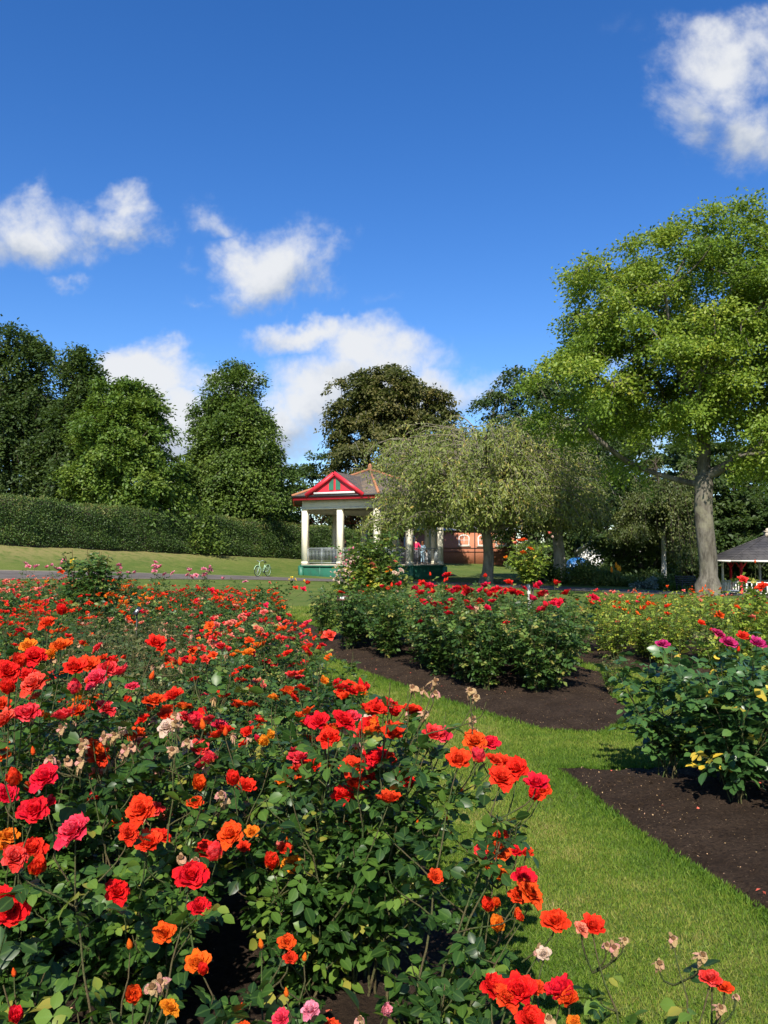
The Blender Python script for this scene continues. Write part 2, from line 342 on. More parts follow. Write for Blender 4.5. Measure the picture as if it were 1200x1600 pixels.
def sepals_into(A, n, L, down, seed=0, w=0.05):
    rg = np.random.default_rng(seed*7+n)
    for k in range(n):
        az = k*2*pi/n+rg.uniform(-.5, .5); d = down+rg.uniform(-.55, .55); Lk = L*rg.uniform(.55, 1.1); wk = w*rg.uniform(.5, 1.25); cu = rg.uniform(.3, 1.6); tw = rg.uniform(-1.2, 1.2); pts = []
        for i, (t, ww) in enumerate(((0, .6), (.3, 1), (.65, .8), (1, .08))):
            a = d+cu*t; r_ = 0.03+Lk*t*cos(d*.8)*(1-.35*cu*t*t); zz = -Lk*(t*sin(d)+.35*cu*t*t)
            for sg in (-1, 1):
                lx = sg*wk*ww; lz = lx*sin(tw*t); lx *= cos(tw*t); pts.append((r_*cos(az)-lx*sin(az), r_*sin(az)+lx*cos(az), zz+lz))
        A.add(pts, [(0,1,3,2),(2,3,5,4),(4,5,7,6)], r=rg.uniform(0, 1), e=rg.uniform(.1, 1))
BLOOM = {}
def get_bloom(kind, lod, v):
    key = (kind, lod, v)
    if key not in BLOOM:
        if kind == 'bud_o' or kind == 'bud_r':
            A = Acc(); rg = np.random.default_rng(v)
            prof = [(0, .05), (.12, .2), (.3, .27), (.55, .24), (.8, .13), (1.0, .02)]
            nn = 7 if lod < 2 else 5; V = []; 
            for (h, r_) in prof:
                for j in range(nn): a = j*2*pi/nn+h*1.2; rr = r_*(1+.1*sin(3*a)); V.append((rr*cos(a), rr*sin(a), h))
            q = [(i*nn+j, i*nn+(j+1) % nn, (i+1)*nn+(j+1) % nn, (i+1)*nn+j) for i in range(5) for j in range(nn)]
            A.add(V, q, r=.6, e=np.repeat([.9, .8, .7, .6, .5, .4], nn))
            BLOOM[key] = A.mesh('rose_bud', PET['orange' if kind == 'bud_o' else 'vermilion'], True)
        elif kind == 'spent':
            A = Acc(); rg = np.random.default_rng(v+50)
            A.ball((0, 0, 0.02), (.13, .13, .12), 7, 4, r=0.0)
            sepals_into(A, 5, 0.62, 0.75+0.2*v, v, 0.10)
            sepals_into(A, 4+v, 0.46, 0.2, v+7, 0.15)
            if lod < 2: sepals_into(A, 4, 0.28, -0.6, v+11, 0.10)
            BLOOM[key] = A.mesh('spent_bloom', PET['spent'], False)
        else:
            if lod == 0: A = bloom_acc(v+1, (44, 48, 36, 50)[v], 6, 6, (0.98, 1.1, 0.62, 1.18)[v])
            elif lod == 1: A = bloom_acc(v+1, 26, 4, 4, (0.95, 1.1, 0.66, 1.15)[v])
            else: A = bloom_acc(v+1, 12, 3, 3, 0.95)
            BLOOM[key] = A.mesh('rose_bloom', PET[kind], lod < 2)
    return BLOOM[key]
NAMES = {'spent': 'spent_bloom', 'bud_o': 'rose_bud', 'bud_r': 'rose_bud'}
def put_bloom(parent, kind, p, size, lod, rg, face=None):
    v = int(rg.integers(0, 4 if lod < 2 else 2))
    me = get_bloom(kind, lod, v)
    if face is None: face = Vector((rg.normal(0, .45), rg.normal(-.28, .4), 1.0))
    if kind.startswith('bud'): face = Vector((rg.normal(0, .2), rg.normal(0, .2), 1.0)); size *= 0.8
    q = Vector(face).to_track_quat('Z', 'Y').to_euler()
    o = inst(NAMES.get(kind, 'rose_bloom'), me, parent, p, q, size)
    return o

# ------------------------------------------------------------------ leaves of roses
LF_T = []; LF_E = []
for t, wv in ((0, 0), (.22, .27), (.5, .37), (.78, .25), (1, 0)):
    zc = -0.16*t*t
    if wv == 0: LF_T.append((0, t, zc)); LF_E.append(0)
    else:
        LF_T += [(-wv, t-.02, zc+wv*.22), (0, t, zc), (wv, t-.02, zc+wv*.22)]; LF_E += [1, 0, 1]
LF_Q = [(1,2,5,4),(2,3,6,5),(4,5,8,7),(5,6,9,8)]; LF_TR = [(0,2,1),(0,3,2),(7,8,10),(8,9,10)]
LM_T = [(0,0,0),(-.36,.48,.08),(0,1,-.12),(.36,.48,.08)]; LM_TR = [(0,2,1),(0,3,2)]; LM_E = [0,1,0,1]
def leaves_into(A, base, dirs, L, lod, rg, sz=0.40, scl=None):
    """compound leaves: five leaflets along a rachis; base (n,3), dirs (n,3)"""
    base = np.asarray(base); dirs = unit(np.asarray(dirs)); n = len(base)
    if n == 0: return
    L = L*rg.uniform(0.7, 1.15, n)
    up = np.array((0, 0, 1.0))+rg.normal(0, .25, (n, 3))+dirs*0.15
    side = unit(np.cross(dirs, up)); nor = unit(np.cross(side, dirs))
    rv = rg.uniform(0, 1, n)**1.3
    spec = [(1.0, 0, 1.05), (.72, 1, .95), (.72, -1, .95), (.38, 1, .78), (.38, -1, .78)] if lod < 3 else [(.8, 0, 1.5), (.45, 1, 1.2), (.45, -1, 1.2)]
    for (t, sg, k) in spec:
        p = base+dirs*(L*t*0.62)[:, None]-np.array((0, 0, 1.0))*(0.12*L*t*t)[:, None]
        d = dirs*(1.0 if sg == 0 else 0.45)+side*(sg*0.95)+rg.normal(0, .16, (n, 3)); d[:, 2] -= 0.22
        nn = nor+rg.normal(0, .33, (n, 3))
        s = L*sz*k*(1+rg.normal(0, .16, n))
        if lod == 0: A.inst(LF_T, LF_Q, LF_TR, p, d, nn, s, np.clip(rv+rg.normal(0, .06, n), 0, 1), LF_E)
        else: A.inst(LM_T, None, LM_TR, p, d, nn, s, np.clip(rv+rg.normal(0, .08, n), 0, 1), LM_E)
def bez(p0, p1, p2, p3, n):
    t = np.linspace(0, 1, n)[:, None]; return (1-t)**3*p0+3*(1-t)**2*t*p1+3*(1-t)*t*t*p2+t**3*p3
def grow(SA, FA, base, tips, rg, leafL, lod, side=3, start=0.15, step=0.045, r0=0.0055, sz=0.40, bare=0.1, avoid=None):
    """stems from base to each tip with side shoots; returns all shoot ends"""
    ends = []; LB = []; LD = []
    def leafrun(pts, t0, t1, st):
        seg = np.linalg.norm(np.diff(pts, axis=0), axis=1); cum = np.concatenate([[0], np.cumsum(seg)]); T = cum[-1]
        s = T*t0; k = rg.integers(0, 8)
        while s < T*t1:
            i = min(np.searchsorted(cum, s, side='right')-1, len(pts)-2); f = (s-cum[i])/max(seg[i], 1e-6)
            p = pts[i]*(1-f)+pts[i+1]*f; tg = (pts[i+1]-pts[i])/max(seg[i], 1e-6)
            a = k*2.4+rg.normal(0, .3); o = np.array((cos(a), sin(a), 0)); o = o-tg*np.dot(o, tg)
            LB.append(p); LD.append(o+tg*rg.uniform(.15, .65)); k += 1; s += st*rg.uniform(.7, 1.3)
    for tp in tips:
        tp = np.asarray(tp, float); b = base+np.append(rg.normal(0, .035, 2), 0)
        H = tp[2]-b[2]; mid = (tp-b)*np.array((1, 1, 0))
        pts = bez(b, b+mid*.15+np.array((0, 0, H*.35)), b+mid*.75+np.array((0, 0, H*.65))+rg.normal(0, .03, 3), tp, 12)
        pts[1:-1] += rg.normal(0, .006, (10, 3))
        SA.tube(pts, np.linspace(r0, r0*.35, 12), 5 if lod == 0 else 4, r=rg.uniform(0, 1), cap=False)
        leafrun(pts, start, 1-bare*.4, step); ends.append((pts[-1], 1))
        for _ in range(side):
            i = int(rg.integers(3, 10)); a = rg.uniform(0, 2*pi); ln = rg.uniform(.12, .30)*max(H, .4)
            o = np.array((cos(a), sin(a), rg.uniform(.5, 1.3))); o /= np.linalg.norm(o)
            e = pts[i]+o*ln; e[2] = min(e[2], tp[2]+.02)
            sp = bez(pts[i], pts[i]+o*ln*.4, e-np.array((0, 0, ln*.35)), e, 6)
            SA.tube(sp, np.linspace(r0*.55, r0*.3, 6), 4, r=rg.uniform(0, 1), cap=False)
            leafrun(sp, .1, .95, step); ends.append((sp[-1], 0))
    LB = np.array(LB); LD = np.array(LD)
    if avoid is not None and len(avoid):
        av = np.array(avoid); mid_ = LB+unit(LD)*leafL*.5; dist_ = np.sqrt(((mid_[:, None]-av[None])**2).sum(2)).min(1); k_ = dist_ > .085; LB, LD = LB[k_], LD[k_]
    leaves_into(FA, LB, LD, leafL, lod, rg, sz)
    return ends
def bush_proto(seed, H, R, nst, lod, leafL, lmat, side=3, step=0.045, start=.15, sz=.40, smat='stem', zpow=0.22):
    rg = np.random.default_rng(seed); SA = Acc(); FA = Acc(); tips = []
    for k in range(nst):
        a = k*2.4+rg.normal(0, .3); r = R*sqrt((k+.5)/nst)*rg.uniform(.8, 1.1)
        tips.append((r*cos(a), r*sin(a), H*(1-zpow*(r/R)**2)*rg.uniform(.82, 1.08)))
    ends = grow(SA, FA, np.zeros(3), tips, rg, leafL, lod, side, start, step, sz=sz)
    return (SA.mesh('stems', MT[smat], True), FA.mesh('foliage', MT[lmat], lod == 0), ends)
def place_bush(proto, x, y, rg, label, group, kinds, nbl, lod, bsize=0.075, sc=1.0, name='rose_bush', cat='rose bush', maxper=4):
    root = empty(name, (x, y, gz(x, y)), rg.uniform(0, 2*pi), label, cat, group)
    root.scale = (sc, sc, sc)
    inst('stems', proto[0], root); inst('foliage', proto[1], root)
    ends = sorted(proto[2], key=lambda e: -(e[0][2]+rg.normal(0, .17))); i = 0; n = 0
    ks = list(kinds.keys()); pw = np.array([kinds[k] for k in ks], float); pw /= pw.sum()
    while n < nbl and i < len(ends):
        e = ends[i][0]; i += 1; main = ks[rg.choice(len(ks), p=pw)]
        m = int(rg.integers(1, maxper+1))
        for j in range(m):
            if n >= nbl: break
            k = main if rg.uniform() < .7 else ks[rg.choice(len(ks), p=pw)]
            off = np.array((rg.normal(0, .040), rg.normal(0, .040), rg.uniform(0.005, .05))) if m > 1 else np.array((0, 0, .02))
            put_bloom(root, k, tuple(e+off), bsize*rg.uniform(.75, 1.2)/sc, lod, rg); n += 1
    return root
# ------------------------------------------------------------------ beds (plan outlines) and ground
BED_L = [(-7,1.0),(.62,1.0),(.60,2.0),(.47,3.0),(.22,4.5),(-.12,6.5),(-.46,9),(-.95,11.6),(-2.5,13.2),(-14,14.2),(-14,1.0)]
BED_F = [(-16,15.2),(-3.6,14.9),(-2.1,15.6),(-1.2,14.2),(-.40,11.8),(.33,10.2),(.99,8.75),(1.5,7.8),(2.05,7.65),(2.62,8.5),(2.75,9.9),(3.1,11.5),(2.6,13.2),(1.5,15.5),(-1,17.5),(-3.5,23.5),(-16,24)]
BED_R = [(1.36,6.42),(1.9,6.34),(3.0,6.55),(5.5,6.9),(5.5,.9),(2.30,.9),(2.08,2.5),(1.79,3.85),(1.52,5.0)]
BED_Y = [(3.1,12.6),(4.6,10.4),(5.2,9.9),(8.5,10.2),(12,14),(12,20),(4.3,20.5),(3.2,15)]
def inpoly(x, y, poly):
    x = np.asarray(x); y = np.asarray(y); ins = np.zeros(x.shape, bool); n = len(poly)
    for i in range(n):
        x1, y1 = poly[i]; x2, y2 = poly[(i+1) % n]
        c = ((y1 > y) != (y2 > y)) & (x < (x2-x1)*(y-y1)/((y2-y1) if y2 != y1 else 1e-9)+x1); ins ^= c
    return ins
def edist(x, y, poly):
    d = np.full(np.shape(x), 1e9)
    for i in range(len(poly)):
        a = np.array(poly[i]); b = np.array(poly[(i+1) % len(poly)]); ab = b-a
        t = np.clip(((x-a[0])*ab[0]+(y-a[1])*ab[1])/(ab@ab), 0, 1)
        d = np.minimum(d, np.hypot(x-a[0]-t*ab[0], y-a[1]-t*ab[1]))
    return d
# lawn sheet to the horizon
def lawn():
    xs = np.concatenate([np.linspace(-900, -62, 14), np.arange(-60, 60.1, 1.0), np.linspace(62, 900, 14)])
    ys = np.concatenate([np.linspace(-120, -6, 6), np.arange(-5, 110.1, 1.0), np.linspace(115, 1500, 14)])
    X, Y = np.meshgrid(xs, ys); Z = ground(X, Y)-0.02; nx = len(xs); A = Acc()
    i = (np.arange(len(ys)-1)[:, None]*nx+np.arange(nx-1)[None]).ravel()
    A.add(np.stack([X, Y, Z], -1).reshape(-1, 3), np.stack([i, i+1, i+nx+1, i+nx], 1))
    m, n = mat_new('lawn_grass'); p = pos(n)
    a = n.noise(p, 0.35, 4, 0.6); b = n.noise(p, 2.2, 5, 0.65); c = n.noise(p, 45, 4, 0.7); c2 = n.noise(p, 9, 4, 0.7)
    col = n.mix(n.maprange(a, .35, .65), (0.075, 0.125, 0.022), (0.13, 0.165, 0.035))
    col = n.mix(n.math('MULTIPLY', n.maprange(b, .48, .7), .6), col, (0.20, 0.185, 0.06))
    col = n.mix(n.maprange(c, .35, .7, 0, .55), col, (0.045, 0.09, 0.014)); d8 = n.noise(p, 1.0, 6, .7); col = n.mix(n.maprange(d8, .55, .68, 0, .35), col, (0.22, 0.20, 0.07))
    col = n.mix(n.maprange(c2, .55, .75, 0, .35), col, (0.17, 0.19, 0.05))
    sp = n.new('ShaderNodeSeparateXYZ'); n.l.new(p, sp.inputs[0])
    dry = n.math('MULTIPLY', n.maprange(sp.outputs[2], 0.9, 2.0), n.maprange(b, .3, .55))
    col = n.mix(n.math('MULTIPLY', dry, .75), col, (0.25, 0.21, 0.085))
    finish(n, principled(n, col, 0.9, 0.15, 0, bump(n, c, 0.8, 0.03)).outputs[0])
    MT['lawn'] = m
    return tag(A.obj('lawn', m, None, True), kind='structure')
lawn()
def soil_mat():
    m, n = mat_new('bed_soil'); p = pos(n)
    a = n.noise(p, 3, 5, 0.6); b = n.noise(p, 38, 8, 0.75); v = n.new('ShaderNodeTexVoronoi'); n.l.new(p, v.inputs['Vector']); v.inputs['Scale'].default_value = 55
    col = n.mix(n.maprange(a, .3, .7), (0.066, 0.042, 0.026), (0.115, 0.077, 0.050))
    col = n.mix(n.maprange(b, .3, .7, 0, .8), col, (0.026, 0.017, 0.012))
    sep_ = n.new('ShaderNodeSeparateColor'); n.l.new(v.outputs['Color'], sep_.inputs[0])
    speck = n.math('MULTIPLY', n.math('GREATER_THAN', sep_.outputs[0], .93), n.math('LESS_THAN', v.outputs['Distance'], .22))
    col = n.mix(speck, col, (0.30, 0.22, 0.14))
    h = n.math('ADD', b, n.math('MULTIPLY', a, .6))
    finish(n, principled(n, col, 0.95, 0.12, 0, bump(n, h, 1.0, 0.09)).outputs[0]); return m
MT['soil'] = soil_mat()
def soil(poly, cell, y1=None):
    pa = np.array(poly); x0, y0 = pa.min(0)-cell; x1, y1_ = pa.max(0)+cell
    xs = np.arange(x0, x1+cell, cell); ys = np.arange(y0, y1_+cell, cell); X, Y = np.meshgrid(xs, ys)
    ins = inpoly(X, Y, poly); d = edist(X, Y, poly); sd_ = np.where(ins, d, -d)
    rr_ = np.random.default_rng(int(cell*1000)); Z = rr_.normal(0, .006, X.shape)+ground(X, Y)-0.016+0.016*smooth(-.0, .05, sd_)+0.055*smooth(0.03, .55, sd_)+0.016*rnoise(X*5, Y*5)+0.010*rnoise(X*17, Y*15, 2)
    Z = np.where(sd_ < -.02, ground(X, Y)-0.06, Z)
    nx = len(xs); keep = (sd_ > -1.3*cell); A = Acc()
    idx = (np.arange(len(ys)-1)[:, None]*nx+np.arange(nx-1)[None]).ravel(); k = keep.ravel()
    idx = idx[k[idx] | k[idx+1] | k[idx+nx] | k[idx+nx+1]]
    A.add(np.stack([X, Y, Z], -1).reshape(-1, 3), np.stack([idx, idx+1, idx+nx+1, idx+nx], 1))
    return tag(A.obj('flower_bed_soil', MT['soil'], None, True), kind='structure')
MT['earth'] = paint_mat('bare_earth', (0.20, 0.135, 0.075), .95, .5, .1, scale=8, dcol=(0.12, 0.11, 0.04))
soil(BED_L, .08); soil(BED_F, .08); soil(BED_R, .05); soil(BED_Y, .15)
# wood chips and fallen petals on the soil
def debris():
    rg = np.random.default_rng(5)
    for nm, cnt, mt, lab in (('bark_chips', 4200, 'spent', 'pale wood chips and dry leaf bits scattered on the dark bed soil'), ('fallen_petals', 90, 'salmon', 'curled fallen rose petals lying on the bed soil')):
        A = Acc()
        for poly, w_ in ((BED_R, .3), (BED_F, .4), (BED_L, .3)):
            pa = np.array(poly); n = int(cnt*w_*4); x = rg.uniform(max(pa[:,0].min(), -2.5), min(pa[:,0].max(), 5), n); y = rg.uniform(max(pa[:,1].min(), 1.2), min(pa[:,1].max(), 14), n)
            k = inpoly(x, y, poly) & (edist(x, y, poly) > .05); x, y = x[k], y[k]; n = len(x)
            z = ground(x, y)+.045*smooth(.03, .5, edist(x, y, poly))+.006+.012*rnoise(x*5, y*5)
            s = rg.uniform(.002, .013, n) if nm == 'bark_chips' else rg.uniform(.018, .038, n)
            D = rg.normal(0, 1, (n, 3)); D[:, 2] *= .3; N = rg.normal(0, .4, (n, 3)); N[:, 2] += 1
            A.inst(LM_T, None, LM_TR, np.stack([x, y, z], 1), D, N, s, rg.uniform(0, 1, n), [.3, .6, 1, .6])
        tag(A.obj(nm, PET[mt]), lab, 'debris', kind='stuff')
debris()
def clods():
    rg = np.random.default_rng(9); A = Acc(); T = [(0, 0, .5), (.5, 0, 0), (0, .5, 0), (-.5, 0, 0), (0, -.5, 0), (0, 0, -.4)]; TR = [(0,1,2),(0,2,3),(0,3,4),(0,4,1),(5,2,1),(5,3,2),(5,4,3),(5,1,4)]
    for poly, n in ((BED_R, 9000), (BED_F, 16000), (BED_L, 9000)):
        pa = np.array(poly); x = rg.uniform(max(pa[:,0].min(), -2.5), min(pa[:,0].max(), 4), n); y = rg.uniform(max(pa[:,1].min(), 1.2), min(pa[:,1].max(), 14), n)
        e = edist(x, y, poly); k = inpoly(x, y, poly) & (e > .02); x, y, e = x[k], y[k], e[k]; n = len(x)
        z = ground(x, y)-.002+.052*smooth(.03, .55, e)+.012*rnoise(x*5, y*5); s = .006+.026*rg.uniform(0, 1, n)**3.5
        A.inst(T, None, TR, np.stack([x, y, z], 1), rg.normal(0, 1, (n, 3)), rg.normal(0, 1, (n, 3)), s, rg.uniform(0, 1, n))
    tag(A.obj('soil_clods', MT['soil']), 'small dark clods of earth strewn over the flower bed soil', 'soil', kind='stuff')
clods()
# grass blades on the mown path between the beds
def blades():
    rg = np.random.default_rng(3); A = Acc()
    m, n = mat_new('grass_blade'); r = attr(n, 'rnd'); p = pos(n)
    a = n.noise(p, 1.1, 3, .6); b_ = n.noise(p, 6, 3, .6)
    f = n.math('ADD', n.math('MULTIPLY', r, .75), n.math('ADD', n.math('MULTIPLY', n.math('SUBTRACT', a, .5), 1.1), n.math('MULTIPLY', n.math('SUBTRACT', b_, .5), .5)), clamp=True)
    c = n.ramp(f, [(0, (0.056, 0.125, 0.010)), (.40, (0.135, 0.225, 0.020)), (.70, (0.24, 0.275, 0.045)), (.86, (0.32, 0.29, 0.085)), (1, (0.44, 0.36, 0.16))])
    b = principled(n, c, .6, .25); t = n.new('ShaderNodeBsdfTranslucent'); n.l.new(c, t.inputs[0])
    mx = n.new('ShaderNodeMixShader'); mx.inputs[0].default_value = .3; n.l.new(b.outputs[0], mx.inputs[1]); n.l.new(t.outputs[0], mx.inputs[2]); finish(n, mx.outputs[0])
    T = [(-.10, 0, 0), (.10, 0, 0), (.05, .6, .04), (0, 1, .16)]; TQ = [(0,1,2,3)]
    for (y0, y1, dens, h) in ((1.9, 3.4, 30000, .020), (3.4, 5.2, 21000, .022), (5.2, 8, 12000, .026), (8, 12, 6000, .033), (12, 17, 2600, .042), (17, 26, 800, .06)):
        x0, x1 = -y1*.2-.8, min(y1*.52, 7); n_ = int((x1-x0)*(y1-y0)*dens)
        x = rg.uniform(x0, x1, n_); y = rg.uniform(y0, y1, n_)
        k = np.ones(n_, bool)
        for poly in (BED_L, BED_F, BED_R, BED_Y):
            e = edist(x, y, poly); i_ = inpoly(x, y, poly); k &= ~(i_ & (e > .012+.02*np.maximum(0, rnoise(x*9, y*9, 1)+rg.normal(0, .5, n_))))
        k &= (x < y*.5+.3)
        x, y = x[k], y[k]; n_ = len(x)
        ed = np.minimum.reduce([edist(x, y, q) for q in (BED_L, BED_F, BED_R)])
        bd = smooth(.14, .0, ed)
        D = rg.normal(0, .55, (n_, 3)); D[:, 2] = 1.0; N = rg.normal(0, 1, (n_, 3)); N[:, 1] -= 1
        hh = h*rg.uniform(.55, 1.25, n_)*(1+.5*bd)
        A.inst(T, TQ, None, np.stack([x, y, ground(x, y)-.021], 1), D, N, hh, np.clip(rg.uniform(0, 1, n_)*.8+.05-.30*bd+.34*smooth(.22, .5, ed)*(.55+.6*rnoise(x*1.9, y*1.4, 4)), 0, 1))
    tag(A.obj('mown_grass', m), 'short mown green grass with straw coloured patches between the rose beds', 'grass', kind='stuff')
blades()
# ------------------------------------------------------------------ asphalt path
def path():
    ctl = [(-36,24),(-27.5,30.5),(-20,37.8),(-13.8,44.3),(-8,48.3),(-2.8,48.9),(3.0,47.4),(6.4,44.3),(9.8,39.0),(13.4,34.9),(18,30.5),(26,24),(36,18)]
    c = np.array(ctl, float); t = np.arange(len(c)); tt = np.linspace(0, len(c)-1, 140)
    cx = np.interp(tt, t, c[:, 0]); cy = np.interp(tt, t, c[:, 1])
    for _ in range(6): cx[1:-1] = (cx[:-2]+cx[1:-1]*2+cx[2:])/4; cy[1:-1] = (cy[:-2]+cy[1:-1]*2+cy[2:])/4
    tx, ty = np.gradient(cx), np.gradient(cy); L = np.hypot(tx, ty); nx, ny = -ty/L, tx/L
    def strip(name, o0, o1, z0, mat, k=5):
        A = Acc(); V = []
        for j in range(k+1):
            o = o0+(o1-o0)*j/k; X = cx+nx*o; Y = cy+ny*o; V.append(np.stack([X, Y, ground(X, Y)+z0], 1))
        V = np.stack(V, 1).reshape(-1, 3); q = [(i*(k+1)+j, (i+1)*(k+1)+j, (i+1)*(k+1)+j+1, i*(k+1)+j+1) for i in range(139) for j in range(k)]
        A.add(V, q); return tag(A.obj(name, mat, None, True), kind='structure')
    m, n = mat_new('path_asphalt'); p = pos(n); a = n.noise(p, .9, 5, .6); b = n.noise(p, 60, 3, .7)
    col = n.mix(n.maprange(a, .3, .7), (0.105, 0.092, 0.084), (0.15, 0.135, 0.125)); col = n.mix(n.maprange(b, .4, .7, 0, .4), col, (0.06, 0.055, 0.05))
    finish(n, principled(n, col, .9, .2, 0, bump(n, b, .4, .01)).outputs[0]); MT['asphalt'] = m
    strip('park_path', -1.35, 1.35, 0.012, m)
    m2 = paint_mat('path_edge_gravel', (0.24, 0.20, 0.14), .9, .4)
    strip('path_verge', -1.62, -1.352, 0.004, m2, 1); strip('path_verge', 1.352, 1.60, 0.004, m2, 1)
path()
# ------------------------------------------------------------------ trees
TL_T = [(0,0,0),(-.30,.45,.07),(0,1,-.10),(.30,.45,.07)]; TL_TR = [(0,2,1),(0,3,2)]
def sample_env(ells, n, rg, surf=0.55):
    vol = np.array([e[3]*e[4]*e[5] for e in ells]); ch = rg.choice(len(ells), n, p=vol/vol.sum())
    E = np.array(ells)[ch]; d = unit(rg.normal(0, 1, (n, 3))); r = surf+(1-surf)*rg.uniform(0, 1, n)**.6
    lob = 1+.13*np.sin(d[:, 0]*5+E[:, 2])*np.cos(d[:, 2]*6+E[:, 0])+rg.normal(0, .05, n)
    return E[:, :3]+d*E[:, 3:]*(r*lob)[:, None]
def tree(name, x, y, trunk, ells, ncl, leaves, size, mat, bark, rg, label, group=None, rc=.8, flat=.5, droop=.35, cat='tree', trunk_h=None, lean=(0, 0), hang=0.5, up=0.7, limb=.035, base=None, flare=1.6, narrow=1.0, cone=False):
    """trunk radius, ellipsoids (relative to base), clumps of leaves joined to the trunk by limbs"""
    z = gz(x, y) if base is None else base
    root = empty(name, (x, y, z), 0, label, cat, group)
    C = sample_env(ells, ncl*5, rg)
    keep = []; 
    for c in C:
        if all(np.sum((c-k)**2) > (rc*.55)**2 for k in keep[-400:]): keep.append(c)
        if len(keep) >= ncl: break
    C = np.array(keep); ncl = len(C)
    top = max(e[2]+e[5]*.55 for e in ells); th = trunk_h or top*.35
    # skeleton
    tops = top if cone else th
    tp = [np.array((lean[0]*t*tops+.05*sin(t*7)*trunk*4, lean[1]*t*tops+.05*cos(t*5)*trunk*3, t*tops)) for t in np.linspace(0, 1, 14)]
    nodes = [p for p in tp]; par = [i-1 for i in range(len(tp))]; wgt = [0.0]*len(tp)
    rootd = [p[2] for p in tp]
    tpt = tp[-1] if not cone else None
    dist0 = np.linalg.norm(C-(tp[-1] if not cone else np.array((0, 0, 0))), axis=1) if not cone else np.hypot(C[:, 0], C[:, 1])
    first = len(tp)
    for i in np.argsort(dist0):
        c = C[i]; NA = np.array(nodes); v = c-NA; dd = np.linalg.norm(v, axis=1)
        cost = dd+0.25*np.array(rootd)+np.where(v[:, 2] < 0, -v[:, 2]*(0.9 if not cone else 0.3), 0)
        if not cone: cost[:9] += 50
        else: cost = np.where(NA[:, 2] > c[2]+.5, cost+6, cost)
        j = int(np.argmin(cost)); nodes.append(c); par.append(j); wgt.append(1.0); rootd.append(rootd[j]+dd[j])
    Wt = np.array(wgt, float)
    for i in range(len(nodes)-1, 0, -1):
        if par[i] >= 0: Wt[par[i]] += Wt[i]
    B = Acc(); rad = lambda w_: max(.012, limb*w_**.5)
    rt = np.array([max(trunk*(1-.30*k/13), rad(Wt[min(k, 13)])) if not cone else trunk*(1-.95*k/13)+.02 for k in range(14)])
    TA = Acc(); TA_p = np.array(tp); TA_r = rt.copy(); TA_r[0] *= flare; TA_r[1] *= 1+(flare-1)*.35
    if not cone: TA_r[2:] = np.minimum(TA_r[2:], trunk*1.05)
    # flared foot
    pts = np.concatenate([TA_p[:1]-np.array([[0, 0, .3]]), TA_p[:1], TA_p[:1]*.7+TA_p[1:2]*.3, TA_p[1:]]); rr = np.concatenate([[TA_r[0]*1.1, TA_r[0], TA_r[0]*.72+.02], TA_r[1:]])
    TA.tube(pts, rr, 14, cap=True)
    TA.obj('trunk', MT[bark], root, True)
    for i in range(first, len(nodes)):
        a = nodes[par[i]]; b = nodes[i]; d = b-a; L = np.linalg.norm(d)
        if L < .05: continue
        r0 = rad(Wt[i]); r1 = rad(Wt[i])*.7
        if par[i] < len(tp): r0 = min(r0*1.15, trunk*.75)
        md = a+d*.5+np.array((0, 0, -.10*L if d[2] > 0 else .14*L))+rg.normal(0, .04*L, 3)
        pts = bez(a, a*.6+md*.4, md*.6+b*.4, b, 6); B.tube(pts, np.linspace(r0, r1, 6), 6 if r0 > .08 else 4, cap=False)
    # twigs
    FA = Acc(); per = leaves//ncl
    cen = np.mean(C, 0)
    out = unit((C-np.array((cen[0], cen[1], cen[2]-1.5)))*np.array((1, 1, .5)))
    cl = rg.uniform(-.22, .22, ncl)
    nsp = 7
    for i in range(ncl):
        m_ = per; o = out[i]
        # sprays inside the clump: short arching twigs carrying leaves
        az = rg.uniform(0, 2*pi, nsp); dirs = unit(np.stack([np.cos(az), np.sin(az), rg.uniform(-.15, .45, nsp)], 1)+o*.7)
        ln = rc*rg.uniform(.5, 1.25, nsp); k = rg.integers(0, nsp, m_); t = rg.uniform(.1, 1, m_)**.8
        Pp = C[i]+dirs[k]*(ln[k]*t)[:, None]; Pp[:, 2] -= droop*rc*t*t*1.2
        Pp += rg.normal(0, 1, (m_, 3))*np.array((.16, .16, .16*flat))*rc
        D = dirs[k]+rg.normal(0, .6, (m_, 3)); D[:, 2] -= hang; N = rg.normal(0, .45, (m_, 3))+o*.35; N[:, 2] += up
        FA.inst(TL_T if narrow == 1 else [(a_*narrow, b_, c_) for a_, b_, c_ in TL_T], None, TL_TR, Pp, D, N, size*rg.uniform(.65, 1.25, m_), np.clip(rg.uniform(.1, .9, m_)*.55+.22+cl[i], 0, 1), [0, 1, 0, 1])
        if i % 2 == 0:
            for s_ in range(3):
                e = C[i]+dirs[s_]*ln[s_]; e[2] -= droop*rc; B.tube(np.array([C[i], C[i]+dirs[s_]*ln[s_]*.55, e]), [.02, .014, .008], 3, cap=False)
    if B.n: B.obj('limbs', MT[bark], root, True)
    FA.obj('crown', mat, root)
    return root
MT['bark_grey'] = bark_mat('bark_grey', (0.07, 0.062, 0.048), (0.17, 0.155, 0.125), 5, (0.20, 0.19, 0.13))
MT['bark_pale'] = bark_mat('bark_pale', (0.24, 0.22, 0.18), (0.42, 0.39, 0.33), 4, (0.36, 0.35, 0.28))
MT['bark_dark'] = bark_mat('bark_dark', (0.045, 0.036, 0.028), (0.10, 0.08, 0.06), 7)
MT['bark_birch'] = bark_mat('bark_birch', (0.55, 0.53, 0.48), (0.30, 0.28, 0.24), 3, (0.6, 0.58, 0.53))
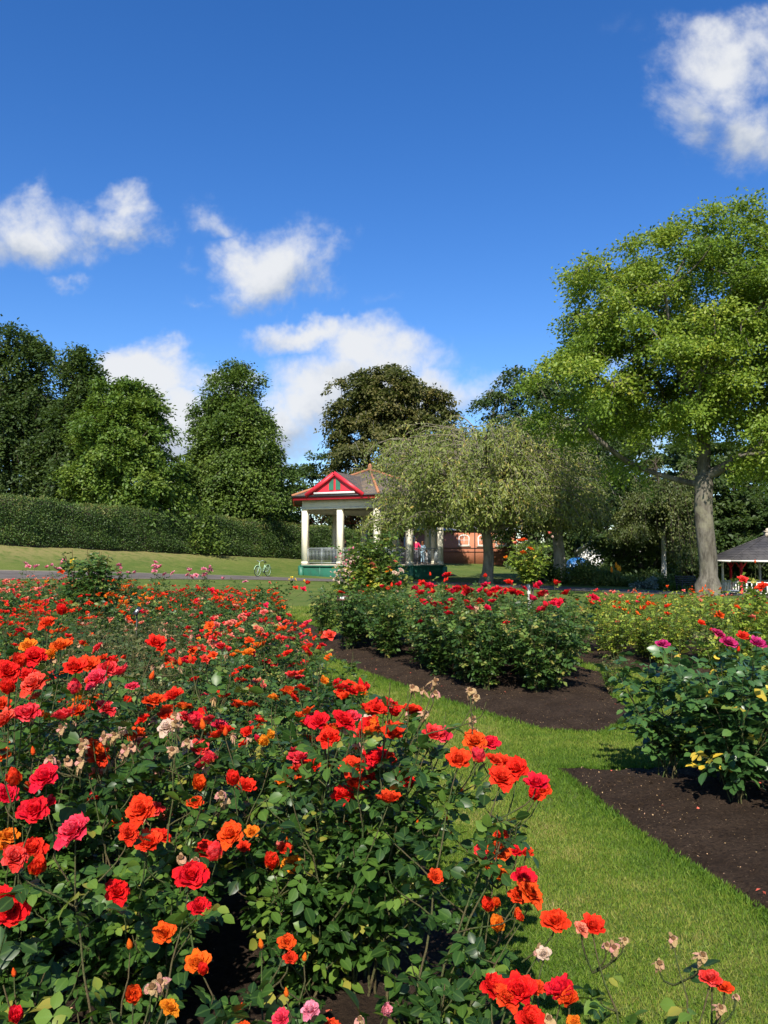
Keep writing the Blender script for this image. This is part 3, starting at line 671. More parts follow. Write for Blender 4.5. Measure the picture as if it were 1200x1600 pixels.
TM = {
 'big': leaf_mat('leaf_maple', [(0, (0.0725, 0.1372, 0.0156)), (.5, (0.1522, 0.2380, 0.0240)), (.85, (0.2755, 0.3360, 0.0384)), (1, (0.4930, 0.4200, 0.0720))], .5, .38, (0.34, 0.46, 0.03), .35, .25),
 'lime': leaf_mat('leaf_lime_tree', [(0, (0.0405, 0.0780, 0.0132)), (.5, (0.0837, 0.1404, 0.0220)), (1, (0.1485, 0.2080, 0.0352))], .5, .28, (0.2, 0.32, 0.03), .35, .3),
 'lit': leaf_mat('leaf_sycamore', [(0, (0.0442, 0.0938, 0.0132)), (.5, (0.0975, 0.1688, 0.0220)), (1, (0.1820, 0.2375, 0.0374))], .5, .3, (0.25, 0.38, 0.03), .35, .3),
 'dark': leaf_mat('leaf_dark', [(0, (0.0213, 0.0432, 0.0110)), (.5, (0.0425, 0.0744, 0.0176)), (1, (0.0813, 0.1140, 0.0286))], .55, .2, None, .3, .3),
 'bronze': leaf_mat('leaf_cypress', [(0, (0.0360, 0.0460, 0.0110)), (.5, (0.0744, 0.0805, 0.0198)), (1, (0.1440, 0.1150, 0.0330))], .6, .18, None, .25, .3),
 'cherry': leaf_mat('leaf_cherry', [(0, (0.072, 0.105, 0.020)), (.5, (0.16, 0.205, 0.040)), (.85, (0.28, 0.30, 0.07)), (1, (0.48, 0.34, 0.09))], .45, .34, (0.45, 0.5, 0.05), .4, .2),
 'birch': leaf_mat('leaf_birch', [(0, (0.0338, 0.0525, 0.0135)), (.5, (0.0713, 0.0975, 0.0225)), (1, (0.1350, 0.1500, 0.0375))], .5, .3, None, .35, .3),
 'hedge': leaf_mat('leaf_hedge', [(0, (0.0238, 0.0512, 0.0104)), (.5, (0.0510, 0.0992, 0.0169)), (.9, (0.1020, 0.1600, 0.0286)), (1, (0.2040, 0.1920, 0.0520))], .5, .15, None, .35, .3),
 'shrub': leaf_mat('leaf_shrub', [(0, (0.035, 0.070, 0.015)), (.5, (0.085, 0.130, 0.028)), (1, (0.20, 0.21, 0.05))], .5, .25, None, .35, .3),
 'silver': leaf_mat('leaf_silver', [(0, (0.10, 0.14, 0.11)), (1, (0.26, 0.32, 0.26))], .6, .2, (.3, .4, .3), .3, .2),
}
R_ = lambda s: np.random.default_rng(s)
# big maple-like tree at the right, its crown leaving the picture
bx_, by_ = 12.85, 32.0
tree('broadleaf_tree', bx_, by_, .335, [(0, 0, 11.0, 5.2, 4.8, 4.1), (-2.8, -.5, 8.6, 4.4, 4.0, 2.1), (2.6, 0, 9.4, 4.4, 4.4, 3.0), (-1.3, 0, 11.8, 3.6, 3.6, 2.2), (1.8, .6, 12.5, 3.6, 3.4, 2.2), (-3.0, 0, 11.6, 2.7, 2.6, 2.3), (3.6, -1.4, 6.2, 3.2, 3.0, 1.7), (2.0, -2.6, 7.0, 2.4, 1.8, 1.5), (3.4, -2.4, 6.2, 2.2, 1.8, 1.5), (-2.6, 1.5, 6.3, 2.6, 2.0, 1.2), (-3.9, .4, 7.0, 2.8, 3, 1.5)],
     320, 185000, .145, TM['big'], 'bark_grey', R_(11), 'tall spreading tree with yellow green leaves and thick pale trunk beside the path', rc=1.15, flat=.8, droop=.5, trunk_h=4.7, limb=.026, lean=(-.02, 0), flare=1.35, up=.45)
def tr(px, d, label, group=None, **k):
    x = (px-600)/F*d; return dict(x=x, y=d, label=label, group=group, **k)
# left group behind the hedge
tree('lime_tree', -28.6, 62, .4, [(0, 0, 7.5, 3.0, 3.0, 6.0), (.1, 0, 13.2, 1.9, 1.9, 4.6), (-3.6, 0, 10, 2.6, 3, 6.0)], 240, 80000, .30, TM['dark'], 'bark_dark', R_(21), 'tallest dark tree at the far left behind the hedge', rc=1.5, droop=.8, flat=1.1, cone=True)
tree('lime_tree', -23.2, 61, .35, [(0, 0, 6.8, 2.3, 2.4, 5.2), (.1, 0, 11.4, 1.35, 1.4, 4.2)], 170, 52000, .29, TM['dark'], 'bark_dark', R_(22), 'narrow dark tree with pointed top between the tallest tree and the lighter round one', rc=1.35, droop=.8, flat=1.1, cone=True)
tree('sycamore_tree', -18.9, 57, .35, [(0, 0, 6.6, 3.2, 3.2, 5.0), (.2, 0, 9.6, 2.2, 2.4, 3.0), (1.9, -.3, 4.4, 2.6, 2.8, 2.6)], 190, 66000, .27, TM['lit'], 'bark_dark', R_(23), 'round mid green tree with sunlit leaves sloping down to the right above the hedge', rc=1.25, droop=.6, flat=.9)
tree('linden_tree', -12.4, 66, .45, [(0, 0, 5.4, 4.3, 4.2, 4.6), (.1, 0, 9.4, 3.3, 3.2, 4.2), (0, 0, 13.2, 2.0, 2.0, 3.0)], 330, 110000, .27, TM['lime'], 'bark_dark', R_(24), 'large cone shaped green tree standing alone against white cloud', rc=1.4, droop=.8, flat=1.1, cone=True)
tree('background_tree', -8.6, 90, .4, [(0, 0, 6.5, 4.5, 4, 5.0)], 60, 15000, .36, TM['dark'], 'bark_dark', R_(25), 'low dark tree far behind the bandstand roof, left of the bronze tree', rc=1.5, trunk_h=3)
tree('background_tree', -14.5, 92, .4, [(0, 0, 5.0, 5.5, 4, 4.0)], 60, 14000, .36, TM['lime'], 'bark_dark', R_(26), 'low green tree far behind the foot of the cone shaped tree', rc=1.5, trunk_h=3)
tree('cypress_tree', .9, 76, .55, [(-1.4, 0, 9.0, 5.0, 4.6, 7.0), (-3.2, 0, 14.4, 2.8, 3.0, 3.0), (1.0, 0, 14.6, 4.4, 3.6, 3.6), (2.8, 0, 11.5, 3.2, 3.2, 4.0), (-.8, 0, 16.4, 3.6, 2.6, 2.2)],
     220, 80000, .33, TM['bronze'], 'bark_pale', R_(27), 'dark bronze green tree with several rounded tops rising behind the bandstand', rc=1.5, droop=.75, trunk_h=5, hang=.9)
tree('ash_tree', 11.7, 54, .42, [(-1.2, 0, 9.2, 4.2, 4.0, 4.6), (-2.6, 0, 11.8, 2.5, 2.4, 2.8), (1.8, 0, 10.0, 3.6, 3.4, 3.6), (0, 0, 6.4, 4.8, 4.2, 1.8)],
     190, 50000, .25, TM['dark'], 'bark_pale', R_(28), 'dark leaved tree with straight pale grey trunk between cherry and birch', rc=1.25, droop=.8, trunk_h=5.2, hang=.9, flare=1.5, limb=.025)
# dark wood behind the right side
for i, (px, d, hw, top_, m_, lab) in enumerate(((720, 108, 5.4, 14, 'dark', 'dark tree behind the brick building'), (850, 84, 5, 15, 'dark', 'dark background tree behind the pale grey trunk'),
        (960, 88, 5.5, 16, 'dark', 'dark background tree seen left of the birch'), (1075, 72, 5, 13, 'lime', 'green background tree directly behind the big trunk'),
        (1015, 68, 4.6, 15.5, 'dark', 'dark background tree seen above the birch'), (905, 95, 5, 17, 'lime', 'green background tree farthest behind the pale grey trunk'), (1225, 64, 4.4, 13, 'dark', 'dark background tree above the summer house roof'),
        (1120, 60, 3.4, 11.5, 'dark', 'dark background tree just right of the big trunk'),
        (1165, 70, 5, 12, 'lit', 'lighter green tree right behind the summer house roof'), (1275, 72, 5.5, 14, 'dark', 'background tree at the far right beyond the summer house'))):
    x = (px-600)/F*d; g0 = gz(x, d)
    tree('background_tree', x, d, .35, [(0, 0, top_*.52, hw, hw*.8, top_*.46), (0, 0, top_*.30, hw*1.1, hw*.8, top_*.25)], 85, 19000, .38, TM[m_], 'bark_dark', R_(40+i), lab, rc=1.6, trunk_h=3)
for i, (x, y, top_) in enumerate(((17.5, 55, 6.5), (22.5, 60, 7.5), (27, 58, 8))):
    tree('background_tree', x, y, .22, [(0, 0, top_*.5, 2.6, 2.4, top_*.42)], 50, 12000, .26, TM['dark' if i != 1 else 'lit'], 'bark_dark', R_(60+i), ('small dark tree between birch and big trunk', 'small green tree behind the summer house roof ridge', 'bushy dark tree right of the summer house')[i], rc=1.1, trunk_h=2)
# weeping trees
def weeping(name, x, y, H, R, trunk, th, nstr, nleaf, leafs, mat, bark, rg, label, narrow=.6, low=2.2, twist=1.0, arch=1.0, pend=0.8, nl=16, lo_=.72, wild=.5, bb=None):
    root = empty(name, (x, y, gz(x, y)), 0, label, 'tree')
    TA = Acc(); pts = np.array([(trunk*.5*sin(t*3), 0, th*t) for t in np.linspace(-.05, 1, 9)]); TA.tube(pts, np.linspace(trunk*1.35, trunk*.85, 9)*np.array([1.15, 1.0, .85, .85, .85, .87, .9, .95, 1.0]), 12)
    TA.obj('trunk', MT[bark], root, True)
    B = Acc(); FA = Acc(); topp = pts[-1]
    hubs = []
    for k in range(nl):
        a = k*2.4+rg.normal(0, .2); rr = R*rg.uniform(.12, .80); hz = H*(1-.34*(rr/R)**2)*rg.uniform(lo_, .97)
        e = np.array((rr*cos(a), rr*sin(a), hz)); m_ = topp+(e-topp)*np.array((.35, .35, .75))
        pp = bez(topp, topp+(m_-topp)*.6, m_, e, 8); B.tube(pp, np.linspace(trunk*.42, trunk*.12, 8), 6, cap=False); hubs += [pp[4], pp[5], pp[6], pp[7]]
    hubs = np.array(hubs)
    Lp = []; Ld = []; Ln = []; Lr = []
    for s in range(nstr):
        h = hubs[rg.integers(0, len(hubs))]; a = atan2(h[1], h[0])+rg.normal(0, .75); rh = np.hypot(h[0], h[1])
        reach = min(R*rg.uniform(.15, .55)*arch, max(R*1.02-rh, R*.12)); o = np.array((cos(a), sin(a), 0))
        ru = H*rg.uniform(.02, .14); p1 = h+o*reach*.45+np.array((0, 0, ru)); p2 = h+o*reach*.95+np.array((0, 0, ru*.3))
        zl = low+(1.7 if o[0] < 0 else 0)+rg.uniform(0, 1)**1.0*(H-low)*.75; dz = min(h[2]+ru-zl, H*pend*rg.uniform(.15, .6)); p3 = h+o*reach*1.05+np.array((0, 0, -max(dz, .3)))
        pp = bez(h, p1, p2, p3, 11); pp[1:] += rg.normal(0, .035*twist, (10, 3)); B.tube(pp, np.linspace(.030, .006, 11), 3, r=rg.uniform(0, 1), cap=False)
        n = nleaf; t = rg.uniform(.25, 1, n)*10; i = np.minimum(t.astype(int), 9); f = (t-i)[:, None]; q = pp[i]*(1-f)+pp[i+1]*f
        q = q+rg.normal(0, .06, (n, 3)); d = rg.normal(0, wild, (n, 3))+(pp[i+1]-pp[i])*.8; d[:, 2] -= 1.0; q = q+rg.normal(0, .14*wild, (n, 3))
        Lp.append(q); Ld.append(d); Ln.append(rg.normal(0, .5, (n, 3))+np.array((0, -.5, .8))+o*.3); Lr.append(np.clip(rg.uniform(0, 1, n)*.6+.2+rg.uniform(-.2, .2), 0, 1))
        if s % 3 == 0:
            j = rg.integers(4, 9); e = pp[j]+np.array((rg.normal(0, .25), rg.normal(0, .25), -rg.uniform(.2, .6))); B.tube(np.array([pp[j], (pp[j]+e)/2+rg.normal(0, .04, 3), e]), [.010, .008, .005], 3, cap=False)
    Lp = np.concatenate(Lp); n = len(Lp)
    FA.inst([(a_*narrow, b_, c_) for a_, b_, c_ in TL_T], None, TL_TR, Lp, np.concatenate(Ld), np.concatenate(Ln), leafs*rg.uniform(.7, 1.25, n), np.concatenate(Lr), [0, 1, 0, 1])
    B.obj('branches', MT[bb or bark], root, True); FA.obj('crown', mat, root); return root
MT['bark_cherry'] = bark_mat('bark_cherry', (0.13, 0.11, 0.085), (0.24, 0.21, 0.16), 5, (0.2, 0.2, 0.12))
weeping('cherry_tree', 5.75, 45.5, 9.5, 6.8, .32, 2.9, 1500, 38, .22, TM['cherry'], 'bark_cherry', R_(71), 'weeping cherry tree with olive green drooping leaves in front of the bandstand', low=2.4, nl=60, lo_=.40, pend=.30, wild=1.1, arch=1.25)
weeping('birch_tree', 17.3, 50, 8.9, 3.2, .16, 4.5, 560, 75, .15, TM['birch'], 'bark_birch', R_(72), 'slender weeping birch with white trunk among the path shrubs', low=1.6, narrow=1.0, pend=1.1, nl=26, lo_=.45, bb='bark_dark', wild=1.0)
# ------------------------------------------------------------------ hedge
def hedge():
    rg = R_(81); L0, L1 = -16.0, 37.0
    root = empty('clipped_hedge', (HA[0], HA[1], gz(*HA)), 0, 'long clipped dark green hedge running up the grassy bank on the left', 'hedge')
    ox, oy, oz = HA[0], HA[1], gz(*HA)
    def surf(t, q):
        """q: 0..h front face up, then over the top"""
        h = 2.72+.07*np.sin(t*.9)+.05*np.sin(t*2.3); dep = 1.7
        vert = q < h
        bulge = .10*np.sin(t*1.3)+.06*np.sin(t*3.7+q*2)+.05*np.sin(q*4+t)
        s = np.where(vert, .12*smooth(.0, .5, q)-.12*smooth(h-.35, h, q)+bulge, -.12-(q-h)); z = np.where(vert, q, h+.04*np.sin(t*5+q*4)-.05*(q-h))
        X = HA[0]+HT[0]*t+HN[0]*s; Y = HA[1]+HT[1]*t+HN[1]*s; bx = HA[0]+HT[0]*t; by = HA[1]+HT[1]*t
        return X-ox, Y-oy, ground(bx, by)+z-oz, vert, h
    A = Acc(); ts = np.arange(L0, L1, .4); qs = np.concatenate([np.linspace(-.1, 2.7, 9), np.linspace(2.85, 4.3, 4)])
    Tt, Qq = np.meshgrid(ts, qs); X, Y, Z, v_, h_ = surf(Tt, Qq); n = len(ts)
    A.add(np.stack([X-HN[0]*.12, Y-HN[1]*.12, Z-.03], -1).reshape(-1, 3), [(j*n+i, j*n+i+1, (j+1)*n+i+1, (j+1)*n+i) for j in range(len(qs)-1) for i in range(n-1)])
    A.obj('inner_growth', MT['bark_dark'], root, True)
    FA = Acc(); n = 170000; t = rg.uniform(L0, L1, n); q = rg.uniform(0.02, 4.3, n); X, Y, Z, vert, h = surf(t, q)
    N = np.where(vert[:, None], np.array((HN[0], HN[1], .45)), np.array((0, -.1, 1.0)))+rg.normal(0, .55, (n, 3)); D = rg.normal(0, 1, (n, 3)); D[:, 2] += .6
    Pp = np.stack([X, Y, Z], 1)+rg.normal(0, .055, (n, 3))
    Pp[:, 2] += np.where(vert, 0, np.abs(rg.normal(0, .05, n)))
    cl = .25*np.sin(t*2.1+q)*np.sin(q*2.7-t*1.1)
    FA.inst(TL_T, None, TL_TR, Pp, D, N, .098*rg.uniform(.6, 1.3, n), np.clip(rg.uniform(0, .85, n)+cl*.6+np.where(vert, smooth(1.9, 2.7, q)*.15, .40), 0, 1), [0, 1, 0, 1])  # tone raised toward and over the top: its sunlit edge painted into the leaves
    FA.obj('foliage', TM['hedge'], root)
hedge()
# shrubs ---------------------------------------------------------
def shrub(name, x, y, rx, ry, h, n, size, mat, seed, label, group=None, spikes=0, narrow=1.0, z=None):
    rg = R_(seed); root = empty(name, (x, y, gz(x, y) if z is None else z), 0, label, 'shrub', group)
    SA = Acc()
    for k in range(9):
        a = rg.uniform(0, 6.28); r = rg.uniform(.2, .8); e = np.array((rx*r*cos(a), ry*r*sin(a), h*rg.uniform(.6, .95)*sqrt(1-r*r*.8)))
        SA.tube(bez(np.array((0, 0, -.05)), np.array((0, 0, h*.3)), e*np.array((.7, .7, .6)), e, 6), np.linspace(.03, .008, 6), 4, cap=False)
    SA.obj('stems', MT['bark_dark'], root, True)
    FA = Acc(); nl = max(10, int(n/130)); d = unit(rg.normal(0, 1, (nl, 3))); d[:, 2] = np.abs(d[:, 2])
    c = d*np.array((rx, ry, h))*rg.uniform(.55, .92, nl)[:, None]; k = rg.integers(0, nl, n)
    Pp = c[k]+rg.normal(0, 1, (n, 3))*np.array((rx, ry, h*.8))*.17; Pp[:, 2] = np.abs(Pp[:, 2])
    D = rg.normal(0, .7, (n, 3))+d[k]; N = rg.normal(0, .5, (n, 3))+d[k]*.5+np.array((0, 0, .6))
    FA.inst([(a_*narrow, b_, c_) for a_, b_, c_ in TL_T], None, TL_TR, Pp, D, N, size*rg.uniform(.6, 1.3, n), np.clip(rg.uniform(0, .9, n)+rg.uniform(-.2, .2, nl)[k], 0, 1), [0, 1, 0, 1])
    FA.obj('foliage', mat, root); return root
shrub('laurel_shrub', -14.3, 58.5, 2.7, 2.0, 3.9, 9000, .26, TM['lime'], 91, 'rounded dark green laurel shrub rising just over the hedge top')
shrub('shrub', -18.6, 55.0, 2.0, 1.8, 4.2, 8000, .24, TM['lit'], 92, 'small yellow green shrub peeping over the hedge below the round tree')
PSH = [(915, 905, 46, 1.9, 1.25, 'shrub', 'broad leafy green shrub next to the pale grey trunk'), (955, 908, 44.5, 1.2, .75, 'shrub', 'low yellow green shrub beside the orange torch flowers'),
       (985, 905, 44, 1.0, .65, 'shrub', 'low straw green perennial clump left of the silver plant'), (1008, 912, 43, .7, .6, 'silver', 'silvery grey green plant in the path border'),
       (1035, 900, 44, 1.1, 1.15, 'shrub', 'green shrub wrapped round the foot of the birch'), (1052, 915, 42, .5, .45, 'lime', 'small pale green plant beside the dark bench'),
       (1080, 890, 47, 1.6, 1.3, 'lit', 'bright green shrub just left of the big trunk'), (1125, 885, 60, 1.6, 1.6, 'dark', 'dark shrub seen through the summer house'), (845, 905, 52, 1.2, 1.0, 'dark', 'dark shrub in the shade under the cherry tree'),
       (1010, 880, 50, 2.2, 1.5, 'dark', 'dark shrub in shade behind the path border'), (950, 880, 53, 2.4, 1.5, 'dark', 'dark shrub behind the broad leafy one'),(1180, 890, 62, 2.4, 1.8, 'dark', 'dark shrub behind the far side of the summer house')]
for i, (px, py, d, r, h, m_, lab) in enumerate(PSH):
    shrub('shrub', (px-600)/F*d, d, r, r*.8, h, int(2600*r), .13 if m_ != 'dark' else .2, TM[m_], 100+i, lab)
def torch_lily():
    p = ((962-600)/F*43.6, 43.6); root = empty('torch_lily', (p[0], p[1], gz(*p)), 0, 'clump of orange torch lily spikes rising from the path border', 'plant'); rg = R_(7)
    A = Acc(); 
    for k in range(60):
        a = rg.uniform(0, 6.28); e = np.array((cos(a)*.45, sin(a)*.45, rg.uniform(.3, .6))); A.bar((cos(a)*.05, sin(a)*.05, 0), e, .03, .006, rg.uniform(0, 1))
    A.obj('leaves', TM['shrub'], root)
    for k, (dx, h) in enumerate(((-.25, .95), (0, 1.2), (.1, 1.05), (.2, 1.0))):
        St = Acc(); St.tube([(dx*.4, 0, 0), (dx, 0, h-.2)], [.015, .012], 5); s = St.obj('flower_stem', MT['stem'], root)
        H = Acc(); H.tube([(dx, 0, h-.22), (dx, 0, h-.12), (dx, 0, h), (dx, 0, h+.1)], [.04, .07, .055, .015], 8, r=.6); H.obj('flower_spike', PET['orange'], s, True)
torch_lily()
# ------------------------------------------------------------------ bandstand
MT['cream'] = paint_mat('cream_paint', (0.74, 0.70, 0.54), .5, .12, dcol=(0.42, 0.38, 0.27))
MT['green'] = paint_mat('green_paint', (0.022, 0.125, 0.075), .5, .3, dcol=(0.03, 0.07, 0.05))
MT['greenrim'] = paint_mat('green_trim_paint', (0.035, 0.16, 0.10), .45, .2)
MT['redp'] = paint_mat('red_paint', (0.60, 0.028, 0.045), .45, .12)
MT['redd'] = paint_mat('dark_red_paint', (0.16, 0.02, 0.02), .6, .2)
MT['black'] = paint_mat('black_paint', (0.015, 0.015, 0.016), .5, .2)
MT['galv'] = paint_mat('galvanised_steel', (0.36, 0.40, 0.40), .45, .2, metal=.4)
MT['white'] = paint_mat('white_paint', (0.78, 0.77, 0.73), .5, .15)
MT['stone'] = paint_mat('pale_concrete', (0.50, 0.44, 0.34), .85, .3)
MT['ridge'] = paint_mat('ridge_tile', (0.40, 0.17, 0.08), .8, .4, scale=6)
MT['render'] = paint_mat('grey_render', (0.42, 0.42, 0.42), .85, .2)
MT['wrender'] = paint_mat('white_render', (0.75, 0.75, 0.74), .8, .15)
def slate_mat(name, c1, c2, c3, s=2.2):
    m, n = mat_new(name); o = ocoord(n); b = n.new('ShaderNodeTexBrick'); mp = n.new('ShaderNodeMapping'); n.l.new(o, mp.inputs[0])
    mp.inputs['Rotation'].default_value = (radians(90), 0, 0); n.l.new(mp.outputs[0], b.inputs['Vector']); b.inputs['Scale'].default_value = s
    b.inputs['Color1'].default_value = (*c1, 1); b.inputs['Color2'].default_value = (*c2, 1); b.inputs['Mortar'].default_value = (0.02, 0.02, 0.02, 1); b.inputs['Mortar Size'].default_value = .02
    b.inputs['Brick Width'].default_value = .5; b.inputs['Row Height'].default_value = .22
    f = n.noise(o, 1.3, 6, .65); col = n.mix(n.maprange(f, .45, .7, 0, .8), b.outputs['Color'], c3)
    finish(n, principled(n, col, .7, .3, 0, bump(n, b.outputs['Fac'], .4, .02)).outputs[0]); return m
MT['slate'] = slate_mat('slate_roof', (0.095, 0.082, 0.072), (0.15, 0.125, 0.105), (0.19, 0.135, 0.075))
MT['felt'] = slate_mat('shingle_roof', (0.048, 0.046, 0.048), (0.066, 0.063, 0.066), (0.085, 0.08, 0.078), 1.4)
m, n = mat_new('red_brick'); o = ocoord(n); b = n.new('ShaderNodeTexBrick'); mp = n.new('ShaderNodeMapping'); n.l.new(o, mp.inputs[0]); mp.inputs['Rotation'].default_value = (radians(90), 0, 0)
n.l.new(mp.outputs[0], b.inputs['Vector']); b.inputs['Scale'].default_value = 4.4; b.inputs['Color1'].default_value = (0.50, 0.150, 0.072, 1); b.inputs['Color2'].default_value = (0.58, 0.20, 0.10, 1); b.inputs['Mortar'].default_value = (0.42, 0.26, 0.18, 1); b.inputs['Mortar Size'].default_value = .03
finish(n, principled(n, n.mix(n.maprange(n.noise(o, .8, 5, .6), .4, .7, 0, .4), b.outputs['Color'], (0.36, 0.13, 0.07)), .85, .2).outputs[0]); MT['brick'] = m
m, n = mat_new('window_glass'); finish(n, principled(n, (0.02, 0.025, 0.03), .08, .8).outputs[0]); MT['glass'] = m
m, n = mat_new('soffit_boards'); finish(n, principled(n, (0.10, 0.06, 0.045), .8, .2).outputs[0]); MT['soffit'] = m
def bandstand():
    cx, cy = -1.0, 57.0; g0 = .02; root = empty('bandstand', (cx, cy, g0), 0, 'six sided bandstand with cream columns, green base, slate roof and red gable', 'bandstand')
    TH = [radians(-54+60*k) for k in range(6)]
    v = lambda R, th, z: (R*sin(th), -R*cos(th), z)
    fl = 1.02-g0; R = 5.28
    A = Acc(); A.poly([v(R+.30, t, -.4) for t in TH], fl-.10+.4); base = A.obj('base', MT['green'], root)
    for k in range(6):
        for f in (0, .5):
            a = np.array(v(R+.30, TH[k], 0)); b_ = np.array(v(R+.30, TH[(k+1) % 6], 0)); p = a*(1-f)+b_*f; th = atan2(p[0], -p[1])
            A = Acc(); A.box((p[0]*1.004, p[1]*1.004, (fl-.11)/2-.1), (.34, .10 if f else .26, fl-.11+.2), th); A.obj('pilaster', MT['greenrim'], base)
        for f in (.25, .75):
            p = a*(1-f)+b_*f; th = TH[k]+pi/6; A = Acc(); A.box((p[0], p[1], .4), (.06, .05, 1.0), th); A.obj('cover_strip', MT['greenrim'], base)
    A = Acc(); A.poly([v(R+.42, t, fl-.098) for t in TH], .07); A.obj('rim', MT['greenrim'], root)
    A = Acc(); A.poly([v(R+.30, t, fl-.026) for t in TH], .05); A.obj('floor', MT['stone'], root)
    H = 3.68; ring = []
    for k in range(6):
        a = np.array(v(R, TH[k], 0)); b_ = np.array(v(R, TH[(k+1) % 6], 0))
        for f in (0, .5):
            p = a*(1-f)+b_*f; ring.append(p); th = TH[k]+(pi/6 if f else 0)
            C = Acc(); C.box((0, 0, H/2), (.37, .37, H-.004)); C.box((0, 0, .10), (.40, .40, .20))
            o_ = C.obj('column', MT['cream'], root); o_.location = (p[0], p[1], fl+.026); o_.rotation_euler = (0, 0, TH[k]+pi/6 if f else TH[k]+pi/6)
    # beam ring
    z0 = fl+H+.03
    def ringbeam(name, ro, ri, za, zb, mat, par=root):
        A = Acc(); q = []
        V = [v(ro, t, za) for t in TH]+[v(ro, t, zb) for t in TH]+[v(ri, t, za) for t in TH]+[v(ri, t, zb) for t in TH]
        for i in range(6):
            j = (i+1) % 6; q += [(i, j, 6+j, 6+i), (12+j, 12+i, 18+i, 18+j), (i, 12+i, 12+j, j), (6+i, 6+j, 18+j, 18+i)]
        A.add(V, q); return A.obj(name, mat, par)
    ringbeam('beam', R+.25, R-.25, z0, z0+.62, MT['cream'])
    ringbeam('beam_moulding', R+.30, R+.252, z0-.02, z0+.09, MT['cream'])
    ringbeam('soffit', R+.90, .3, z0+.622, z0+.66, MT['soffit'])
    ringbeam('fascia', R+.98, R+.88, z0+.56, z0+.80, MT['redp'])
    ringbeam('gutter', R+1.10, R+.984, z0+.74, z0+.86, MT['black'])
    ez = z0+.86; ap = 7.75-g0
    A = Acc(); Rr = R+1.02; V = [v(Rr, t, ez) for t in TH]+[(0, 0, ap)]+[v(Rr, t, ez-.06) for t in TH]
    A.add(V, [(i, 7+i, 7+(i+1) % 6, (i+1) % 6) for i in range(6)], [(i, (i+1) % 6, 6) for i in range(6)]); roof = A.obj('roof', MT['slate'], root)
    A = Acc()
    for t in TH: A.tube([v(Rr+.02, t, ez+.02), v(.05, t, ap+.02)], [.10, .10], 6)
    A.ball((0, 0, ap+.15), (.16, .16, .3)); A.obj('ridge_tiles', MT['ridge'], roof)
    # gables on alternate faces
    for k in (0, 2, 4):
        th = TH[k]+pi/6; nrm = np.array((sin(th), -cos(th), 0)); tg = np.array((cos(th), sin(th), 0)); D = Rr*cos(pi/6)
        hw, hh = 1.95, 1.42; slope = (ap-ez)/(Rr*cos(pi/6)); f = D-.05; zb = ez+.04
        pA = nrm*f-tg*hw+np.array((0, 0, zb)); pB = nrm*f+tg*hw+np.array((0, 0, zb)); pC = nrm*f+np.array((0, 0, zb+hh)); back = nrm*(f-hh/slope-.1)+np.array((0, 0, zb+hh))
        lift = np.array((0, 0, .05)); A = Acc()
        ov = nrm*.16
        A.add([pA+ov-tg*.12, pC+ov+lift, back+lift, pA*1.0-nrm*.1-tg*.12, pB+ov+tg*.12, pB-nrm*.1+tg*.12], None, [(0, 1, 2), (0, 2, 3), (1, 4, 2), (4, 5, 2)]); A.obj('gable_roof', MT['slate'], roof)
        gb = Acc(); q_ = nrm*.02; gb.add([pA-q_, pB-q_, pC-q_], None, [(0, 1, 2)]); gable = gb.obj('gable', MT['redp'], roof)
        A = Acc(); o_ = nrm*.14
        for (a, b_) in ((pA-tg*.15, pC), (pC, pB+tg*.15)):
            A.bar(a+o_+np.array((0, 0, -.05)), b_+o_+np.array((0, 0, -.10)), .07, .26)
        A.obj('bargeboard', MT['redp'], gable)
        A = Acc()
        for (u0, u1, h0, h1) in ((-.42, -.08, .75, .42), (.08, .42, .75, .42)):
            zs = zb+.28; hi = (h0 if u0 > 0 else h1); hj = (h1 if u0 > 0 else h0)
            e = nrm*(f+.03); A.add([e+tg*u0+np.array((0, 0, zs)), e+tg*u1+np.array((0, 0, zs)), e+tg*u1+np.array((0, 0, zs+hj)), e+tg*u0+np.array((0, 0, zs+hi))], [(0, 1, 2, 3)])
        A.obj('louvre', MT['greenrim'], gable)
        A = Acc(); A.bar(nrm*(f+.06)-tg*1.5+np.array((0, 0, zb+.08)), nrm*(f+.06)+tg*1.5+np.array((0, 0, zb+.08)), .10, .12); A.obj('sill', MT['white'], gable)
    # railings and hanging frieze, one bay each
    for i in range(12):
        a = ring[i]; b_ = ring[(i+1) % 12]; d = unit(b_-a); L = np.linalg.norm(b_-a); a2 = a+d*.21; b2 = b_-d*.21; zf = fl+.03
        A = Acc(); A.tube([a2+np.array((0, 0, zf+1.08)), b2+np.array((0, 0, zf+1.08))], .032, 8)
        A.bar(a2+np.array((0, 0, zf+.12)), b2+np.array((0, 0, zf+.12)), .04, .03); A.bar(a2+np.array((0, 0, zf+.97)), b2+np.array((0, 0, zf+.97)), .04, .03)
        nb = int(L/.125)
        for j in range(nb+1):
            p = a2*(1-j/nb)+b2*(j/nb); big = j in (0, nb, nb//2); A.bar(p+np.array((0, 0, zf if big else zf+.13)), p+np.array((0, 0, zf+1.05 if big else zf+.965)), .05 if big else .018, .05 if big else .018)
        A.obj('railing', MT['galv'], root)
        A = Acc(); zt = z0-.02; hb = .62
        A.bar(a2+np.array((0, 0, zt-hb)), b2+np.array((0, 0, zt-hb)), .04, .05); nx_ = 4
        for j in range(nx_):
            p = a2*(1-j/nx_)+b2*(j/nx_); q_ = a2*(1-(j+1)/nx_)+b2*((j+1)/nx_)
            A.bar(p+np.array((0, 0, zt-hb)), q_+np.array((0, 0, zt)), .025, .03); A.bar(p+np.array((0, 0, zt)), q_+np.array((0, 0, zt-hb)), .025, .03); A.bar(q_+np.array((0, 0, zt-hb)), q_+np.array((0, 0, zt)), .03, .03)
